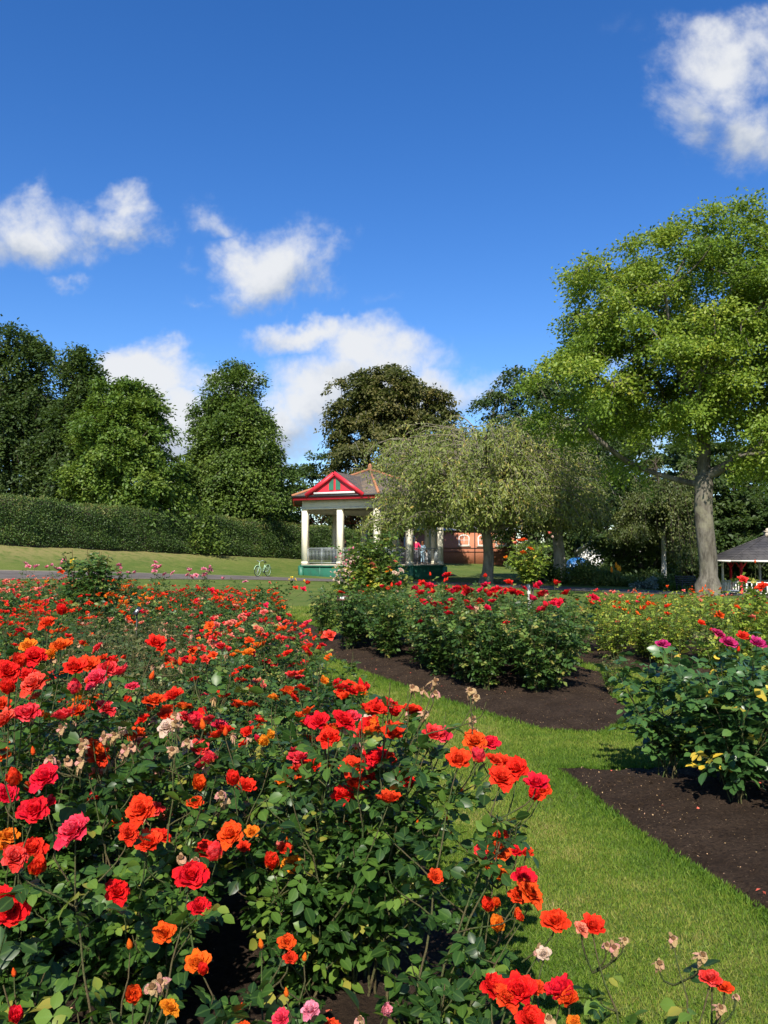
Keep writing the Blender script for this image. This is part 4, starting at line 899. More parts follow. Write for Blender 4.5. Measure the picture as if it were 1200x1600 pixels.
        if i in (4, 5, 6, 7, 8, 9, 10): A.obj('frieze', MT['redd'], root)
bandstand()
# ------------------------------------------------------------------ buildings
def window(par, cx, cz, y, w_, h, arch=True, frame='white'):
    A = Acc(); n = 9
    pts = [(-w_/2, 0), (w_/2, 0)]+([(w_/2*cos(a), h-w_*.28+w_*.28*sin(a)) for a in np.linspace(0, pi, n)] if arch else [(w_/2, h), (-w_/2, h)])
    k = len(pts); V = [(cx+p[0], y, cz+p[1]) for p in pts]+[(cx+p[0]*.8, y, cz+h*.5+(p[1]-h*.5)*.84) for p in pts]+[(cx+p[0]*.8, y+.08, cz+h*.5+(p[1]-h*.5)*.84) for p in pts]+[(cx+p[0], y+.1, cz+p[1]) for p in pts]
    q = []
    for i in range(k):
        j = (i+1) % k; q += [(i, j, k+j, k+i), (k+i, k+j, 2*k+j, 2*k+i), (j, i, 3*k+i, 3*k+j)]
    A.add(V, q); A.bar((cx, y+.03, cz+.04), (cx, y+.03, cz+h*.96), .06, .05); A.bar((cx-w_*.42, y+.035, cz+h*.5), (cx+w_*.42, y+.035, cz+h*.5), .045, .05)
    f = A.obj('window', MT[frame], par)
    Gp = Acc(); Gp.add([(cx+p[0]*.82, y+.06, cz+h*.5+(p[1]-h*.5)*.86) for p in pts]+[(cx, y+.06, cz+h*.5)], None, [(i, (i+1) % k, k) for i in range(k)]); Gp.obj('pane', MT['glass'], f)
    Sl = Acc(); Sl.box((cx, y-.03, cz-.06), (w_*1.2, .14, .10)); Sl.obj('sill', MT['stone'], f)
def brick_building():
    x0, x1, y = 1.0, 14.8, 90.0; g0 = gz(8, 90)
    root = empty('brick_building', (8, y, g0), 0, 'low red brick building with arched white windows beyond the bandstand', 'building')
    A = Acc(); A.box((-.1, 4, 1.65), (x1-x0, 8, 3.9)); wall = A.obj('wall', MT['brick'], root)
    A = Acc(); A.box((-.1, -.03, 1.33), (x1-x0+.06, .08, .07)); A.box((-.1, -.03, 1.75), (x1-x0+.06, .08, .07)); A.obj('string_course', MT['soffit'], wall)
    A = Acc(); A.box((-.1, -.06, 3.66), (x1-x0+.3, .18, .14)); A.obj('cornice', MT['soffit'], wall)
    for px in (640, 672.5, 725, 755, 783):
        cx = (px-600)/F*90-8; window(root, cx, 2.02, -.02, 1.25, 1.25)
    A = Acc(); V = [(-7.2, -.3, 3.74), (7.0, -.3, 3.74), (7.0, 8.3, 3.74), (-7.2, 8.3, 3.74), (-5, 4, 5.6), (5, 4, 5.6)]
    A.add(V, [(0, 1, 5, 4), (2, 3, 4, 5)], [(1, 2, 5), (3, 0, 4)]); A.obj('roof', MT['render'], root)
    A = Acc(); A.tube([(2.15, -.08, -.2), (2.15, -.08, 3.6)], .06, 6); A.obj('drainpipe', MT['black'], root)
brick_building()
def house(px, d, w_, dep, eave, ridge, wallm, roofm, label, wins=((.0, .9),), base=None, brickband=False, chim=False, rz=0):
    x = (px-600)/F*d; g0 = gz(x, d) if base is None else base; root = empty('house', (x, d, g0), rz, label, 'house')
    A = Acc(); h = eave-g0; rr = ridge-g0
    V = [(-w_/2, 0, -.5), (w_/2, 0, -.5), (w_/2, dep, -.5), (-w_/2, dep, -.5), (-w_/2, 0, h), (w_/2, 0, h), (w_/2, dep, h), (-w_/2, dep, h), (0, 0, rr), (0, dep, rr)]
    A.add(V, [(0, 1, 5, 4), (1, 2, 6, 5), (2, 3, 7, 6), (3, 0, 4, 7)], [(4, 5, 8), (6, 7, 9)]); wall = A.obj('wall', MT[wallm], root)
    A = Acc(); sl = (rr-h)/(w_/2); o_ = .35
    for sg in (-1, 1):
        V = [(sg*(w_/2+o_), -.4, h-o_*sl), (0, -.4, rr), (0, dep+.4, rr), (sg*(w_/2+o_), dep+.4, h-o_*sl)]; V += [(p[0], p[1], p[2]+.16) for p in V]
        A.add(V, [(0, 1, 2, 3), (4, 5, 6, 7), (0, 4, 5, 1), (1, 5, 6, 2), (2, 6, 7, 3), (3, 7, 4, 0)])
    roof = A.obj('roof', MT[roofm], root)
    A = Acc()
    for sg in (-1, 1): A.bar((sg*(w_/2+o_), -.44, h-o_*sl+.03), (0, -.44, rr+.03), .05, .28)
    A.obj('bargeboard', MT['white'], roof)
    if chim: A = Acc(); A.box((w_*.2, dep*.5, rr), (.8, .8, 1.8)); A.box((w_*.2, dep*.5, rr+.95), (.95, .95, .12)); A.obj('chimney', MT['brick'], roof)
    if brickband: A = Acc(); A.box((0, -.04, .5), (w_+.05, .08, 1.6)); A.obj('brick_plinth', MT['brick'], wall)
    for cx, cz in wins: window(root, cx, cz, -.03, 1.3, 1.15, False)
house(1034, 84, 4.6, 8, 2.9, 4.5, 'wrender', 'slate', 'small white gabled house with brick lower wall glimpsed beside the birch trunk', ((-.9, 1.6), (1.0, 1.6)), -.95, True)
house(934, 84, 4.4, 7, 2.2, 3.7, 'wrender', 'slate', 'white gabled house glimpsed through shade behind the leafy shrub', ((-.9, 1.0), (.9, 1.0)), -.9)
house(296, 88, 7.5, 9, 7.4, 11.4, 'render', 'slate', 'tall grey rendered house partly hidden between the round tree and the cone shaped tree', ((-1.8, 3.2), (1.6, 3.2)), None, False, True)
def tarp():
    x, y = (903-600)/F*70, 70; root = empty('covered_stall', (x, y, gz(x, y)), 0, 'stall wrapped in a creased blue tarpaulin behind the pale grey tree trunk', 'stall')
    m, n_ = mat_new('blue_tarpaulin'); o = ocoord(n_); finish(n_, principled(n_, n_.mix(n_.maprange(n_.noise(o, 3, 4), .3, .7), (0.02, 0.10, 0.30), (0.04, 0.20, 0.48)), .35, .5, 0, bump(n_, n_.noise(o, 4, 5, .7), .8, .1)).outputs[0])
    A = Acc(); rg = R_(3); V = []; ny_ = 7; na = 24
    for j, (z, s) in enumerate(((0, 1.08), (.5, 1.02), (1.1, .98), (1.7, .95), (1.95, .88), (2.15, .6), (2.3, .05))):
        for i in range(na):
            a = i*2*pi/na; c, s_ = cos(a), sin(a); q = (abs(c)**6+abs(s_)**6)**(-1/6); f = 1+.035*sin(a*9)*(1-j/7); V.append((1.0*s*q*c*f, .9*s*q*s_*f, z+.05*sin(a*3)))
    A.add(V, [(j*na+i, j*na+(i+1) % na, (j+1)*na+(i+1) % na, (j+1)*na+i) for j in range(ny_-1) for i in range(na)]); A.obj('tarpaulin', m, root, True)
    A = Acc()
    for sx in (-.9, .9):
        for sy in (-.75, .75): A.tube([(sx, sy, -.1), (sx*.95, sy*.95, 1.8)], .04, 6)
    A.obj('frame_poles', MT['galv'], root)
tarp()
def summer_house():
    cx, cy = (1199-600)/F*52, 52.0; g0 = gz(cx, cy); root = empty('summer_house', (cx, cy, g0), 0, 'eight sided open summer house with grey shingle roof at the right edge', 'summer house')
    TH = [radians(22.5-22.5-112.5+45*k+8) for k in range(8)]; v = lambda R, th, z: (R*sin(th), -R*cos(th), z)
    ez = 1.40-g0; R = 2.75
    A = Acc(); A.poly([v(R+.25, t, -.4) for t in TH], .46); A.obj('plinth', MT['stone'], root)
    A = Acc(); Rr = 3.72; A.add([v(Rr, t, ez) for t in TH]+[(0, 0, 2.95-g0)]+[v(Rr, t, ez-.03) for t in TH]+[(0, 0, ez+.3)], [(i, 9+i, 9+(i+1) % 8, (i+1) % 8) for i in range(8)], [(i, (i+1) % 8, 8) for i in range(8)]+[(9+(i+1) % 8, 9+i, 17) for i in range(8)]); roof = A.obj('roof', MT['felt'], root)
    A = Acc()
    for t in TH: A.tube([v(Rr, t, ez+.01), v(.1, t, 2.95-g0)], .035, 5)
    A.obj('hip_trim', MT['felt'], roof)
    A = Acc(); A.box((0, 0, 3.02-g0), (.34, .34, .30)); A.box((0, 0, 3.2-g0), (.42, .42, .08)); A.ball((0, 0, 3.3-g0), .12); A.obj('finial', MT['stone'], roof)
    A = Acc()
    for k in range(8): A.bar(v(Rr+.01, TH[k], ez-.09), v(Rr+.01, TH[(k+1) % 8], ez-.09), .05, .12)
    A.obj('fascia', MT['white'], roof)
    for k in range(8):
        p = v(R, TH[k], 0); A = Acc(); A.tube([(p[0], p[1], 0), (p[0], p[1], .1), (p[0], p[1], .12), (p[0], p[1], ez-.08)], [.13, .13, .085, .08], 10)
        for sg in (-1, 1):
            th = TH[k]+sg*pi/2; A.bar((p[0], p[1], ez-.62), (p[0]+.42*sin(th), p[1]-.42*cos(th), ez-.12), .06, .06)
        A.obj('post', MT['redp'] if k % 2 else MT['white'], root)
    for k in range(8):
        if k == 3: continue
        a = np.array(v(R, TH[k], 0)); b_ = np.array(v(R, TH[(k+1) % 8], 0)); A = Acc()
        A.bar(a+(0, 0, .92), b_+(0, 0, .92), .07, .07); A.bar(a+(0, 0, .25), b_+(0, 0, .25), .05, .06)
        for j in range(1, 7): q = a*(1-j/7)+b_*(j/7); A.bar(q+(0, 0, .25), q+(0, 0, .9), .10, .03)
        A.obj('balustrade', MT['white'], root)
summer_house()
def picnic(x, y, rz, label, mat, cat='picnic table', name='picnic_table', s=1.0):
    root = empty(name, (x, y, gz(x, y)), rz, label, cat); root.scale = (s, s, s)
    A = Acc()
    for j in range(5): A.box((0, -.30+.15*j, .74), (1.6, .135, .04))
    A.obj('tabletop', mat, root)
    for sg in (-1, 1):
        A = Acc()
        for j in range(2): A.box((0, sg*(.66+.14*j), .45), (1.6, .13, .04))
        A.obj('seat', mat, root)
        A = Acc(); xx = sg*.55
        A.bar((xx, -.72, 0), (xx, -.22, .71), .05, .10); A.bar((xx, .72, 0), (xx, .22, .71), .05, .10); A.bar((xx+.052, -.86, .40), (xx+.052, .86, .40), .05, .10); A.bar((xx+.052, -.38, .68), (xx+.052, .38, .68), .05, .08)
        A.obj('leg', mat, root)
picnic((1143-600)/F*46.5, 46.5, radians(74), 'small white picnic table standing outside the summer house', MT['white'], s=.78)
def bench(x, y, rz, label):
    root = empty('park_bench', (x, y, gz(x, y)), rz, label, 'bench'); A = Acc()
    for j in range(4): A.box((0, -.02-.12*j, .44), (1.15, .10, .035))
    A.obj('seat', MT['black'], root); A = Acc()
    for j in range(4): A.box((0, .07+.03*j, .54+.10*j), (1.15, .03, .085))
    A.obj('backrest', MT['black'], root); 
    for sg in (-1, 1): A = Acc(); A.bar((sg*.5, -.4, 0), (sg*.5, -.4, .62), .05, .05); A.bar((sg*.5, .06, 0), (sg*.5, .2, .9), .05, .05); A.bar((sg*.5, -.42, .64), (sg*.5, .12, .64), .06, .04); A.obj('leg', MT['black'], root)
bench((1072-600)/F*40.5, 40.5, radians(10), 'dark bench standing beside the path left of the big trunk')
# ------------------------------------------------------------------ bicycle
def bicycle():
    x, y = (411-600)/F*49.9, 49.9; root = empty('bicycle', (x, y, gz(x, y)), radians(62), 'mint green step through bicycle parked on the verge of the path', 'bicycle')
    mint = paint_mat('mint_paint', (0.40, 0.60, 0.38), .35, .05); rub = MT['black']
    def ring(c, R, r, n=28, k=6):
        A = Acc(); th = np.arange(n)*2*pi/n; ph = np.arange(k)*2*pi/k
        V = [(c[0]+(R+r*cos(p))*cos(t), c[1]+r*sin(p), c[2]+(R+r*cos(p))*sin(t)) for t in th for p in ph]
        A.add(V, [(i*k+j, i*k+(j+1) % k, ((i+1) % n)*k+(j+1) % k, ((i+1) % n)*k+j) for i in range(n) for j in range(k)]); return A
    for c in ((-.52, 0, .34), (.52, 0, .34)):
        A = Acc(); A.tube([(c[0], -.04, c[2]), (c[0], .04, c[2])], .025, 8); wh = A.obj('wheel', MT['galv'], root)
        ring(c, .31, .022).obj('tyre', rub, wh, True); ring(c, .285, .012).obj('rim', mint, wh, True)
        A = Acc()
        for i in range(18): t = i*2*pi/18; A.bar(c, (c[0]+.28*cos(t), c[1], c[2]+.28*sin(t)), .005, .005)
        A.obj('spokes', MT['galv'], wh)
    A = Acc(); bb = (.05, 0, .28); hd = (-.36, 0, .72); st = (.20, 0, .72)
    A.tube([hd, (-.30, 0, .55), (-.12, 0, .34), bb], .024, 8); A.tube([(-.37, 0, .62), (-.2, 0, .45), (.12, 0, .46)], .02, 8); A.tube([bb, st], .022, 8)
    for s_ in (-.05, .05): A.tube([bb, (.52, s_, .34)], .013, 6); A.tube([st, (.52, s_, .34)], .012, 6); A.tube([(-.39, 0, .60), (-.45, s_, .5), (-.52, s_, .34)], .014, 6)
    A.tube([(-.39, 0, .60), (-.33, 0, .86)], .022, 8); A.obj('frame', mint, root, True)
    A = Acc(); A.tube([(-.18, -.27, .96), (-.30, -.22, 1.0), (-.34, 0, .92), (-.30, .22, 1.0), (-.18, .27, .96)], .014, 6); A.tube([(-.34, 0, .92), (-.33, 0, .84)], .014, 6); hb = A.obj('handlebar', MT['galv'], root, True)
    A = Acc(); A.tube([(-.10, -.28, .945), (-.20, -.27, .965)], .02, 6); A.tube([(-.10, .28, .945), (-.20, .27, .965)], .02, 6); A.obj('grips', rub, hb)
    A = Acc(); A.ball((.25, 0, .88), (.13, .085, .035), 10, 6); A.tube([(.20, 0, .70), (.225, 0, .87)], .014, 6); A.obj('saddle', rub, root, True)
    A = Acc()
    for r0, c in ((.36, (-.52, 0, .34)), (.36, (.52, 0, .34))):
        th = np.linspace(radians(20), radians(165), 12); A.tube([(c[0]+r0*cos(t), 0, c[2]+r0*sin(t)) for t in th], .02, 6)
    A.obj('mudguards', mint, root, True)
    A = Acc(); A.bar((.30, 0, .74), (.72, 0, .74), .13, .012); A.bar((.66, -.06, .74), (.54, -.06, .36), .01, .01); A.bar((.66, .06, .74), (.54, .06, .36), .01, .01); A.obj('rack', mint, root)
    A = Acc(); A.tube([(.05, -.09, .28), (.05, -.07, .28)], .075, 12); A.bar((.05, -.1, .28), (.12, -.1, .13), .015, .02); A.bar((.05, .1, .28), (-.02, .1, .43), .015, .02); A.box((.12, -.15, .13), (.09, .08, .02)); A.box((-.02, .15, .43), (.09, .08, .02)); A.obj('pedals', MT['black'], root)
    A = Acc(); A.bar((.1, .05, .27), (.22, .18, 0), .012, .012); A.obj('kickstand', MT['galv'], root)
bicycle()
# ------------------------------------------------------------------ people
def skin_obj(name, V, E, Rd, mat, parent, root=0, sub=1):
    me = bpy.data.meshes.new(name); me.from_pydata(V, E, []); me.materials.append(mat); o = bpy.data.objects.new(name, me); COL.objects.link(o); o.parent = parent
    md = o.modifiers.new('skin', 'SKIN'); md.use_smooth_shade = True
    sv = me.skin_vertices[0].data
    for i, r in enumerate(Rd): r = (r, r) if not isinstance(r, tuple) else r; sv[i].radius = r; sv[i].use_root = (i == root)
    s_ = o.modifiers.new('sub', 'SUBSURF'); s_.levels = sub; s_.render_levels = sub; return o
def person(x, y, z, rz, s, label, arms, top, legs, hair, coat=None, longhair=False, skirt=None, headturn=0):
    """local forward is +y; arms: two (elbow, wrist) pairs"""
    root = empty('person', (x, y, z), rz, label, 'person'); root.scale = (s, s, s)
    skn = paint_mat('skin', (0.55, 0.30, 0.20), .55, .05)
    J = [(0, 0, .95), (0, 0, 1.08), (0, .01, 1.28), (0, 0, 1.42), (0, .005, 1.50), (0, .02, 1.58), (0, .015, 1.66), (0, .0, 1.73)]
    Rr = [(.13, .10), (.115, .085), (.14, .10), (.10, .075), .050, .075, .085, .055]; E = [(i, i+1) for i in range(7)]
    def add(p, r, par): J.append(p); Rr.append(r); E.append((par, len(J)-1)); return len(J)-1
    arm_ch = []; leg_ch = []
    for k, sg in enumerate((-1, 1)):
        sh = add((sg*.17, 0, 1.41), .060, 3); el = add(arms[k][0], .042, sh); wr = add(arms[k][1], .028, el); arm_ch.append((J[sh], J[el], J[wr]))
        d = unit(np.array(arms[k][1])-np.array(arms[k][0])); pm = tuple(np.array(arms[k][1])+d*.06); ph = add(pm, (.036, .018), wr)
        sd = unit(np.cross(d, (0, 0, 1.0)) if abs(d[2]) < .9 else np.array((0, 1.0, 0)))
        for j, (o, L) in enumerate(((-.028, .06), (-.009, .072), (.010, .068), (.028, .055))):
            f1 = add(tuple(np.array(pm)+sd*o+d*.035), .010, ph); add(tuple(np.array(pm)+sd*o*1.15+d*(.035+L)+np.array((0, 0, -.015))), .007, f1)
        add(tuple(np.array(pm)-sd*.052+d*.01), .010, ph)
        hp = add((sg*.09, 0, .90), .088, 0); kn = add((sg*.10, .02, .50), .058, hp); an = add((sg*.10, -.02, .09), .036, kn); add((sg*.11, .13, .03), (.038, .025), an); leg_ch.append((J[hp], J[kn], J[an]))
    skin_obj('body', J, E, Rr, skn, root)
    # clothes
    tv = [(0, 0, .90), (0, 0, 1.08), (0, .01, 1.28), (0, 0, 1.41), (0, .005, 1.46)]; tr_ = [(.155, .125), (.14, .11), (.165, .125), (.125, .095), .065]; te = [(0, 1), (1, 2), (2, 3), (3, 4)]
    for a, b_, c in arm_ch:
        i0 = len(tv); tv += [a, b_, tuple(np.array(b_)*.2+np.array(c)*.8)]; tr_ += [.075, .056, .042]; te += [(3, i0), (i0, i0+1), (i0+1, i0+2)]
    skin_obj('top', tv, te, tr_, paint_mat('top_cloth', top, .8, .1), root)
    lv = [(0, 0, .98)]; lr = [(.14, .11)]; le = []
    for a, b_, c in leg_ch: i0 = len(lv); lv += [a, b_, tuple(np.array(c)+np.array((0, 0, .05)))]; lr += [.10, .070, .052]; le += [(0, i0), (i0, i0+1), (i0+1, i0+2)]
    skin_obj('trousers', lv, le, lr, paint_mat('leg_cloth', legs, .85, .1), root)
    A = Acc(); A.ball((0, -.018, 1.675), (.098, .105, .095), 12, 8)
    if longhair: A.ball((0, -.065, 1.55), (.085, .055, .16), 10, 8)
    A.obj('hair', paint_mat('hair', hair, .7, .1), root, True)
    A = Acc(); A.ball((0, .115, 1.615), (.014, .022, .018), 6, 4); A.ball((.088, .01, 1.62), (.012, .02, .03), 6, 4); A.ball((-.088, .01, 1.62), (.012, .02, .03), 6, 4); A.obj('nose_and_ears', skn, root, True)
    A = Acc(); A.ball((.032, .096, 1.635), (.012, .008, .008), 6, 4); A.ball((-.032, .096, 1.635), (.012, .008, .008), 6, 4); A.obj('eyes', MT['black'], root)
    A = Acc(); A.ball((0, .098, 1.575), (.026, .010, .007), 6, 4); A.obj('mouth', MT['redd'], root)
    for sg in (-1, 1): A = Acc(); A.ball((sg*.11, .06, .04), (.052, .13, .045), 8, 6); A.obj('shoe', paint_mat('shoe', (.5, .48, .45), .6, .1), root, True)
    if skirt: A = Acc(); A.tube([(0, 0, 1.0), (0, 0, .80), (0, 0, .55)], [.15, .19, .24], 12); A.obj('skirt', paint_mat('skirt_cloth', skirt, .8, .1), root, True)
zf = 1.02+.03
person((539-600)/F*54.6, 54.6, zf, radians(-95), .97, 'person in dark cardigan and pale shirt resting hands on the left bandstand railing', (((-.22, .16, 1.18), (-.14, .38, 1.16)), ((.22, .16, 1.18), (.12, .38, 1.16))), (0.03, 0.025, 0.03), (0.035, 0.04, 0.07), (0.22, 0.11, 0.05))
person((650-600)/F*54.4, 54.4, zf, radians(8), 1.0, 'person in bright pink jacket with one arm raised to the head on the bandstand', (((-.34, .08, 1.62), (-.14, .08, 1.74)), ((.30, .0, 1.18), (.32, .18, 1.02))), (0.72, 0.03, 0.12), (0.16, 0.15, 0.18), (0.06, 0.035, 0.02))
person((660.5-600)/F*55.2, 55.2, zf, radians(-25), .90, 'person in pale blue denim next to the pink jacket on the bandstand', (((-.24, .02, 1.17), (-.20, .2, 1.05)), ((.24, .02, 1.17), (.20, .2, 1.05))), (0.25, 0.38, 0.48), (0.30, 0.45, 0.55), (0.20, 0.08, 0.03), longhair=True)
person((666.5-600)/F*54.2, 54.2, zf, radians(20), .56, 'small child in white dress standing at the bandstand railing', (((-.23, .02, 1.17), (-.22, .12, .98)), ((.23, .02, 1.17), (.22, .12, .98))), (0.75, 0.68, 0.62), (0.6, 0.5, 0.45), (0.28, 0.13, 0.05), longhair=True, skirt=(0.78, 0.70, 0.66))
# ------------------------------------------------------------------ plant labels on stakes
def stake(x, y, ztop, rz, tilt, w_, label, brown=True):
    g0 = gz(x, y); root = empty('plant_label', (x, y, g0), rz, label, 'plant label'); h = ztop-g0
    A = Acc(); A.tube([(0, 0, -.1), (.0, 0, h*.5), (0, 0, h)], .010, 6); A.obj('stake', MT['black'], root)
    pm = paint_mat('plaque_brown', (0.10, 0.045, 0.03), .4, .1) if brown else paint_mat('plaque_black', (0.03, 0.03, 0.035), .3, .1)
    A = Acc(); A.box((0, 0, h+.03), (w_, w_*.62, .012), 0, tilt=tilt); pl = A.obj('plaque', pm, root)
    A = Acc(); c, s_ = cos(tilt), sin(tilt); A.box((0, -s_*.009, h+.03+c*.009), (w_*.52, w_*.22, .003), 0, tilt=tilt); A.obj('name_strip', MT['white'], pl)
stake((535.5-600)/F*13.7, 13.7, .90, radians(-8), radians(42), .19, 'thin black stake with brown plaque and white name strip at the dark bed left end')
stake((216-600)/F*9.6, 9.6, .96, radians(-62), radians(55), .17, 'dark tilted plaque on a stake poking up among the left bed roses', False)
# ================================================================== ROSES
RG = R_(2024)
PN = [bush_proto(300+i, .98+.05*(i % 3), .40, 9, 0, .115, 'leaf_near', 3, .044) for i in range(4)]
PM = [bush_proto(310+i, .95+.05*(i % 3), .42, 11, 1, .115, 'leaf_far', 3, .050) for i in range(4)]
PMb = [bush_proto(320+i, .92+.05*(i % 3), .42, 11, 1, .10, 'leaf_brown', 3, .050) for i in range(3)]
PF = [bush_proto(330+i, .95+.05*(i % 3), .48, 11, 3, .15, 'leaf_far', 3, .065) for i in range(3)]
PFb = [bush_proto(335+i, .90+.05*(i % 3), .48, 11, 3, .14, 'leaf_brown', 3, .065) for i in range(2)]
PC = [bush_proto(340+i, 1.14+.05*(i % 3), .50, 12, 1, .15, 'leaf_far', 4, .055, start=.12, sz=.42) for i in range(4)]
PL = [bush_proto(350+i, .86+.07*(i % 3), .45, 12, 1, .12, 'leaf_lime', 3, .055) for i in range(4)]
PB = [bush_proto(360+i, 1.03+.05*(i % 2), .46, 10, 0, .185, 'leaf_blue', 3, .060, start=.2, sz=.40, smat='stem') for i in range(3)]
# zones of the left bed, by where they stand in the view of its top surface
ZON = [(60, 958, 85, 32, {'red': 5, 'vermilion': 2}, 11, 'scarlet'), (320, 918, 75, 26, {'red': 6, 'coral': 2, 'crimson': .5}, 12, 'scarlet'),
       (210, 928, 60, 28, {'orange': 5, 'amber': 2, 'salmon': 1}, 9, 'orange'), (60, 912, 110, 24, {'salmon': 4, 'coral': 3, 'pink': 1, 'amber': .5}, 9, 'salmon'),
       (190, 985, 120, 50, {'orange': 1, 'spent': 3, 'red': .6, 'salmon': 1}, 2.6, 'few'), (440, 925, 80, 36, {'orange': 3, 'red': 2, 'vermilion': 2, 'salmon': 1, 'bud_o': 1}, 10, 'orange'),
       (375, 990, 95, 40, {'coral': 5, 'red': 3, 'orange': 2, 'spent': 2, 'salmon': 1.5, 'amber': .7}, 12, 'coral'), (480, 990, 50, 40, {'coral': 4, 'red': 4, 'orange': 1}, 6, 'coral'),
       (340, 1065, 90, 26, {'vermilion': 4, 'orange': 2, 'red': 1, 'spent': 3}, 12, 'vermilion'), (440, 1080, 80, 34, {'red': 3, 'vermilion': 4, 'orange': 3, 'amber': 1}, 12, 'vermilion'),
       (340, 1110, 90, 30, {'spent': 8, 'vermilion': 1.5, 'red': .7}, 11, 'faded'), (400, 1165, 110, 50, {'red': 2, 'vermilion': 2, 'spent': 3, 'coral': 1, 'amber': .4}, 6, 'few')]
DEF = ({'red': 3, 'vermilion': 3, 'orange': 2, 'coral': 2, 'spent': 2, 'amber': .6, 'bud_r': 1}, 6, 'mixed')
LBL = {'scarlet': 'bush thick with scarlet blooms', 'orange': 'bush dotted with orange blooms', 'salmon': 'salmon and coral bush',
       'few': 'leafy nearly bloomless bush', 'coral': 'coral red rose bush', 'vermilion': 'orange red rose bush',
       'faded': 'bush of faded blooms', 'mixed': 'red and orange bush'}
def scatter(poly, sp0, grow_, y0, y1, rg, cond):
    out = []; y = y0
    row = 0; rr = 0
    while y < y1:
        sp = sp0+grow_*y; x = -y*.52-1.2+(row % 2)*sp*.5; c = 0
        while x < y*.54+1.2:
            px, py = x+rg.normal(0, sp*.16), y+rg.normal(0, sp*.14)
            if inpoly(np.array([px]), np.array([py]), poly)[0] and cond(px, py):
                vis = abs(px)/max(py, .1) < .50
                if vis: c += 1
                if vis or abs(px)-.5 < .48*py: out.append((px, py, rr, c if vis else (-1 if px < 0 else 0)))
            x += sp
        y += sp*.86; row += 1; rr += 1 if c else 0
    return out
ORD = 'first second third fourth fifth sixth seventh eighth ninth tenth eleventh twelfth thirteenth fourteenth fifteenth sixteenth seventeenth eighteenth nineteenth twentieth twenty-first twenty-second twenty-third twenty-fourth twenty-fifth'.split()
def rowlabel(desc, row, col, bed):
    if col > 0: return '%s, %s from left in %s row of %s' % (desc, ORD[min(col, 25)-1], ORD[min(row, 24)], bed)
    return '%s cut by %s picture edge in %s row of %s' % (desc, 'left' if col < 0 else 'right', ORD[min(row, 24)], bed)
def zone(x, y, zt=.95):
    px = 600+F*x/y; py = HOR+F*(CH-zt)/y; best = None; bd = 1.0
    for z in ZON:
        d = ((px-z[0])/z[2])**2+((py-z[1])/z[3])**2
        if d < bd: bd = d; best = z
    return (best[4], best[5], best[6]) if best else DEF
edL = lambda x, y: edist(np.array([x]), np.array([y]), BED_L)[0]
ptsL = scatter(BED_L, .60, .010, 3.0, 13.3, RG, lambda x, y: (x < -.0 or True) and (edL(x, y) > (.48 if y < 7 else .36) or x < -3))
for (x, y, row_, col_) in ptsL:
    k, dn, zn = zone(x, y); near = y < 4.6
    brown = zn in ('few', 'faded') and y > 4
    pr = (PN if near else (PMb if brown else PM)); pr = pr[int(RG.integers(0, len(pr)))]
    nb = max(0, int(RG.poisson(dn*1.25))) if dn < 4 or RG.uniform() < .93 else 1
    place_bush(pr, x, y, RG, rowlabel(LBL[zn], row_, col_, 'left bed'), 'roses massed in the left bed', k, int(nb*1.55), 0 if y < 4 else (1 if y < 7.5 else 2), .056, RG.uniform(.90, 1.08), maxper=5)
# far part of the left planting
ptsF = scatter(BED_F, .80, .006, 13.5, 23.5, RG, lambda x, y: x < -1.6-(y-14)*.16 and y < 21.5)
for (x, y, row_, col_) in ptsF:
    k, dn, zn = zone(x, y, 1.0); pr = PF if zn not in ('few', 'faded') else PFb; pr = pr[int(RG.integers(0, len(pr)))]
    tall = (1.0 if y < 18 else .92)*(1.18 if x/y < -.30 and y > 16 else 1)
    place_bush(pr, x, y, RG, rowlabel(LBL[zn], row_, col_, 'far left bed'), 'far roses on the left', k, int(RG.poisson(dn*1.7)), 2, .066, RG.uniform(.85, 1.0)*tall, maxper=5)
# tall pink roses rising over the rest
for i, (px, py, d, n_) in enumerate(((40, 878, 17.5, 2), (90, 880, 18, 3), (205, 885, 17, 3), (245, 882, 17.5, 3), (268, 888, 18, 1), (312, 888, 17, 4), (322, 892, 17.6, 2), (350, 902, 18, 1))):
    x = (px-600)/F*d; zt = CH-(py-HOR)/F*d; rg = R_(500+i); SA = Acc(); FA = Acc(); root = empty('rose_bush', (x, d, gz(x, d)), 0, 'tall thin pale pink rose bush, %s from the left behind the far left roses' % ORD[i], 'rose bush', 'tall pink roses on the left')
    tips = [(rg.normal(0, .16), rg.normal(0, .16), zt-gz(x, d)-rg.uniform(0, .12)) for _ in range(max(2, n_))]
    ends = grow(SA, FA, np.zeros(3), tips, rg, .13, 2, 2, .3, .075); SA.obj('stems', MT['stem'], root, True); FA.obj('foliage', MT['leaf_far'], root)
    e1 = [e for e in ends if e[1]]
    for j in range(n_*2): p = e1[j % len(e1)][0]+rg.normal(0, .045, 3); put_bloom(root, 'pink', tuple(p), .10, 1, rg)
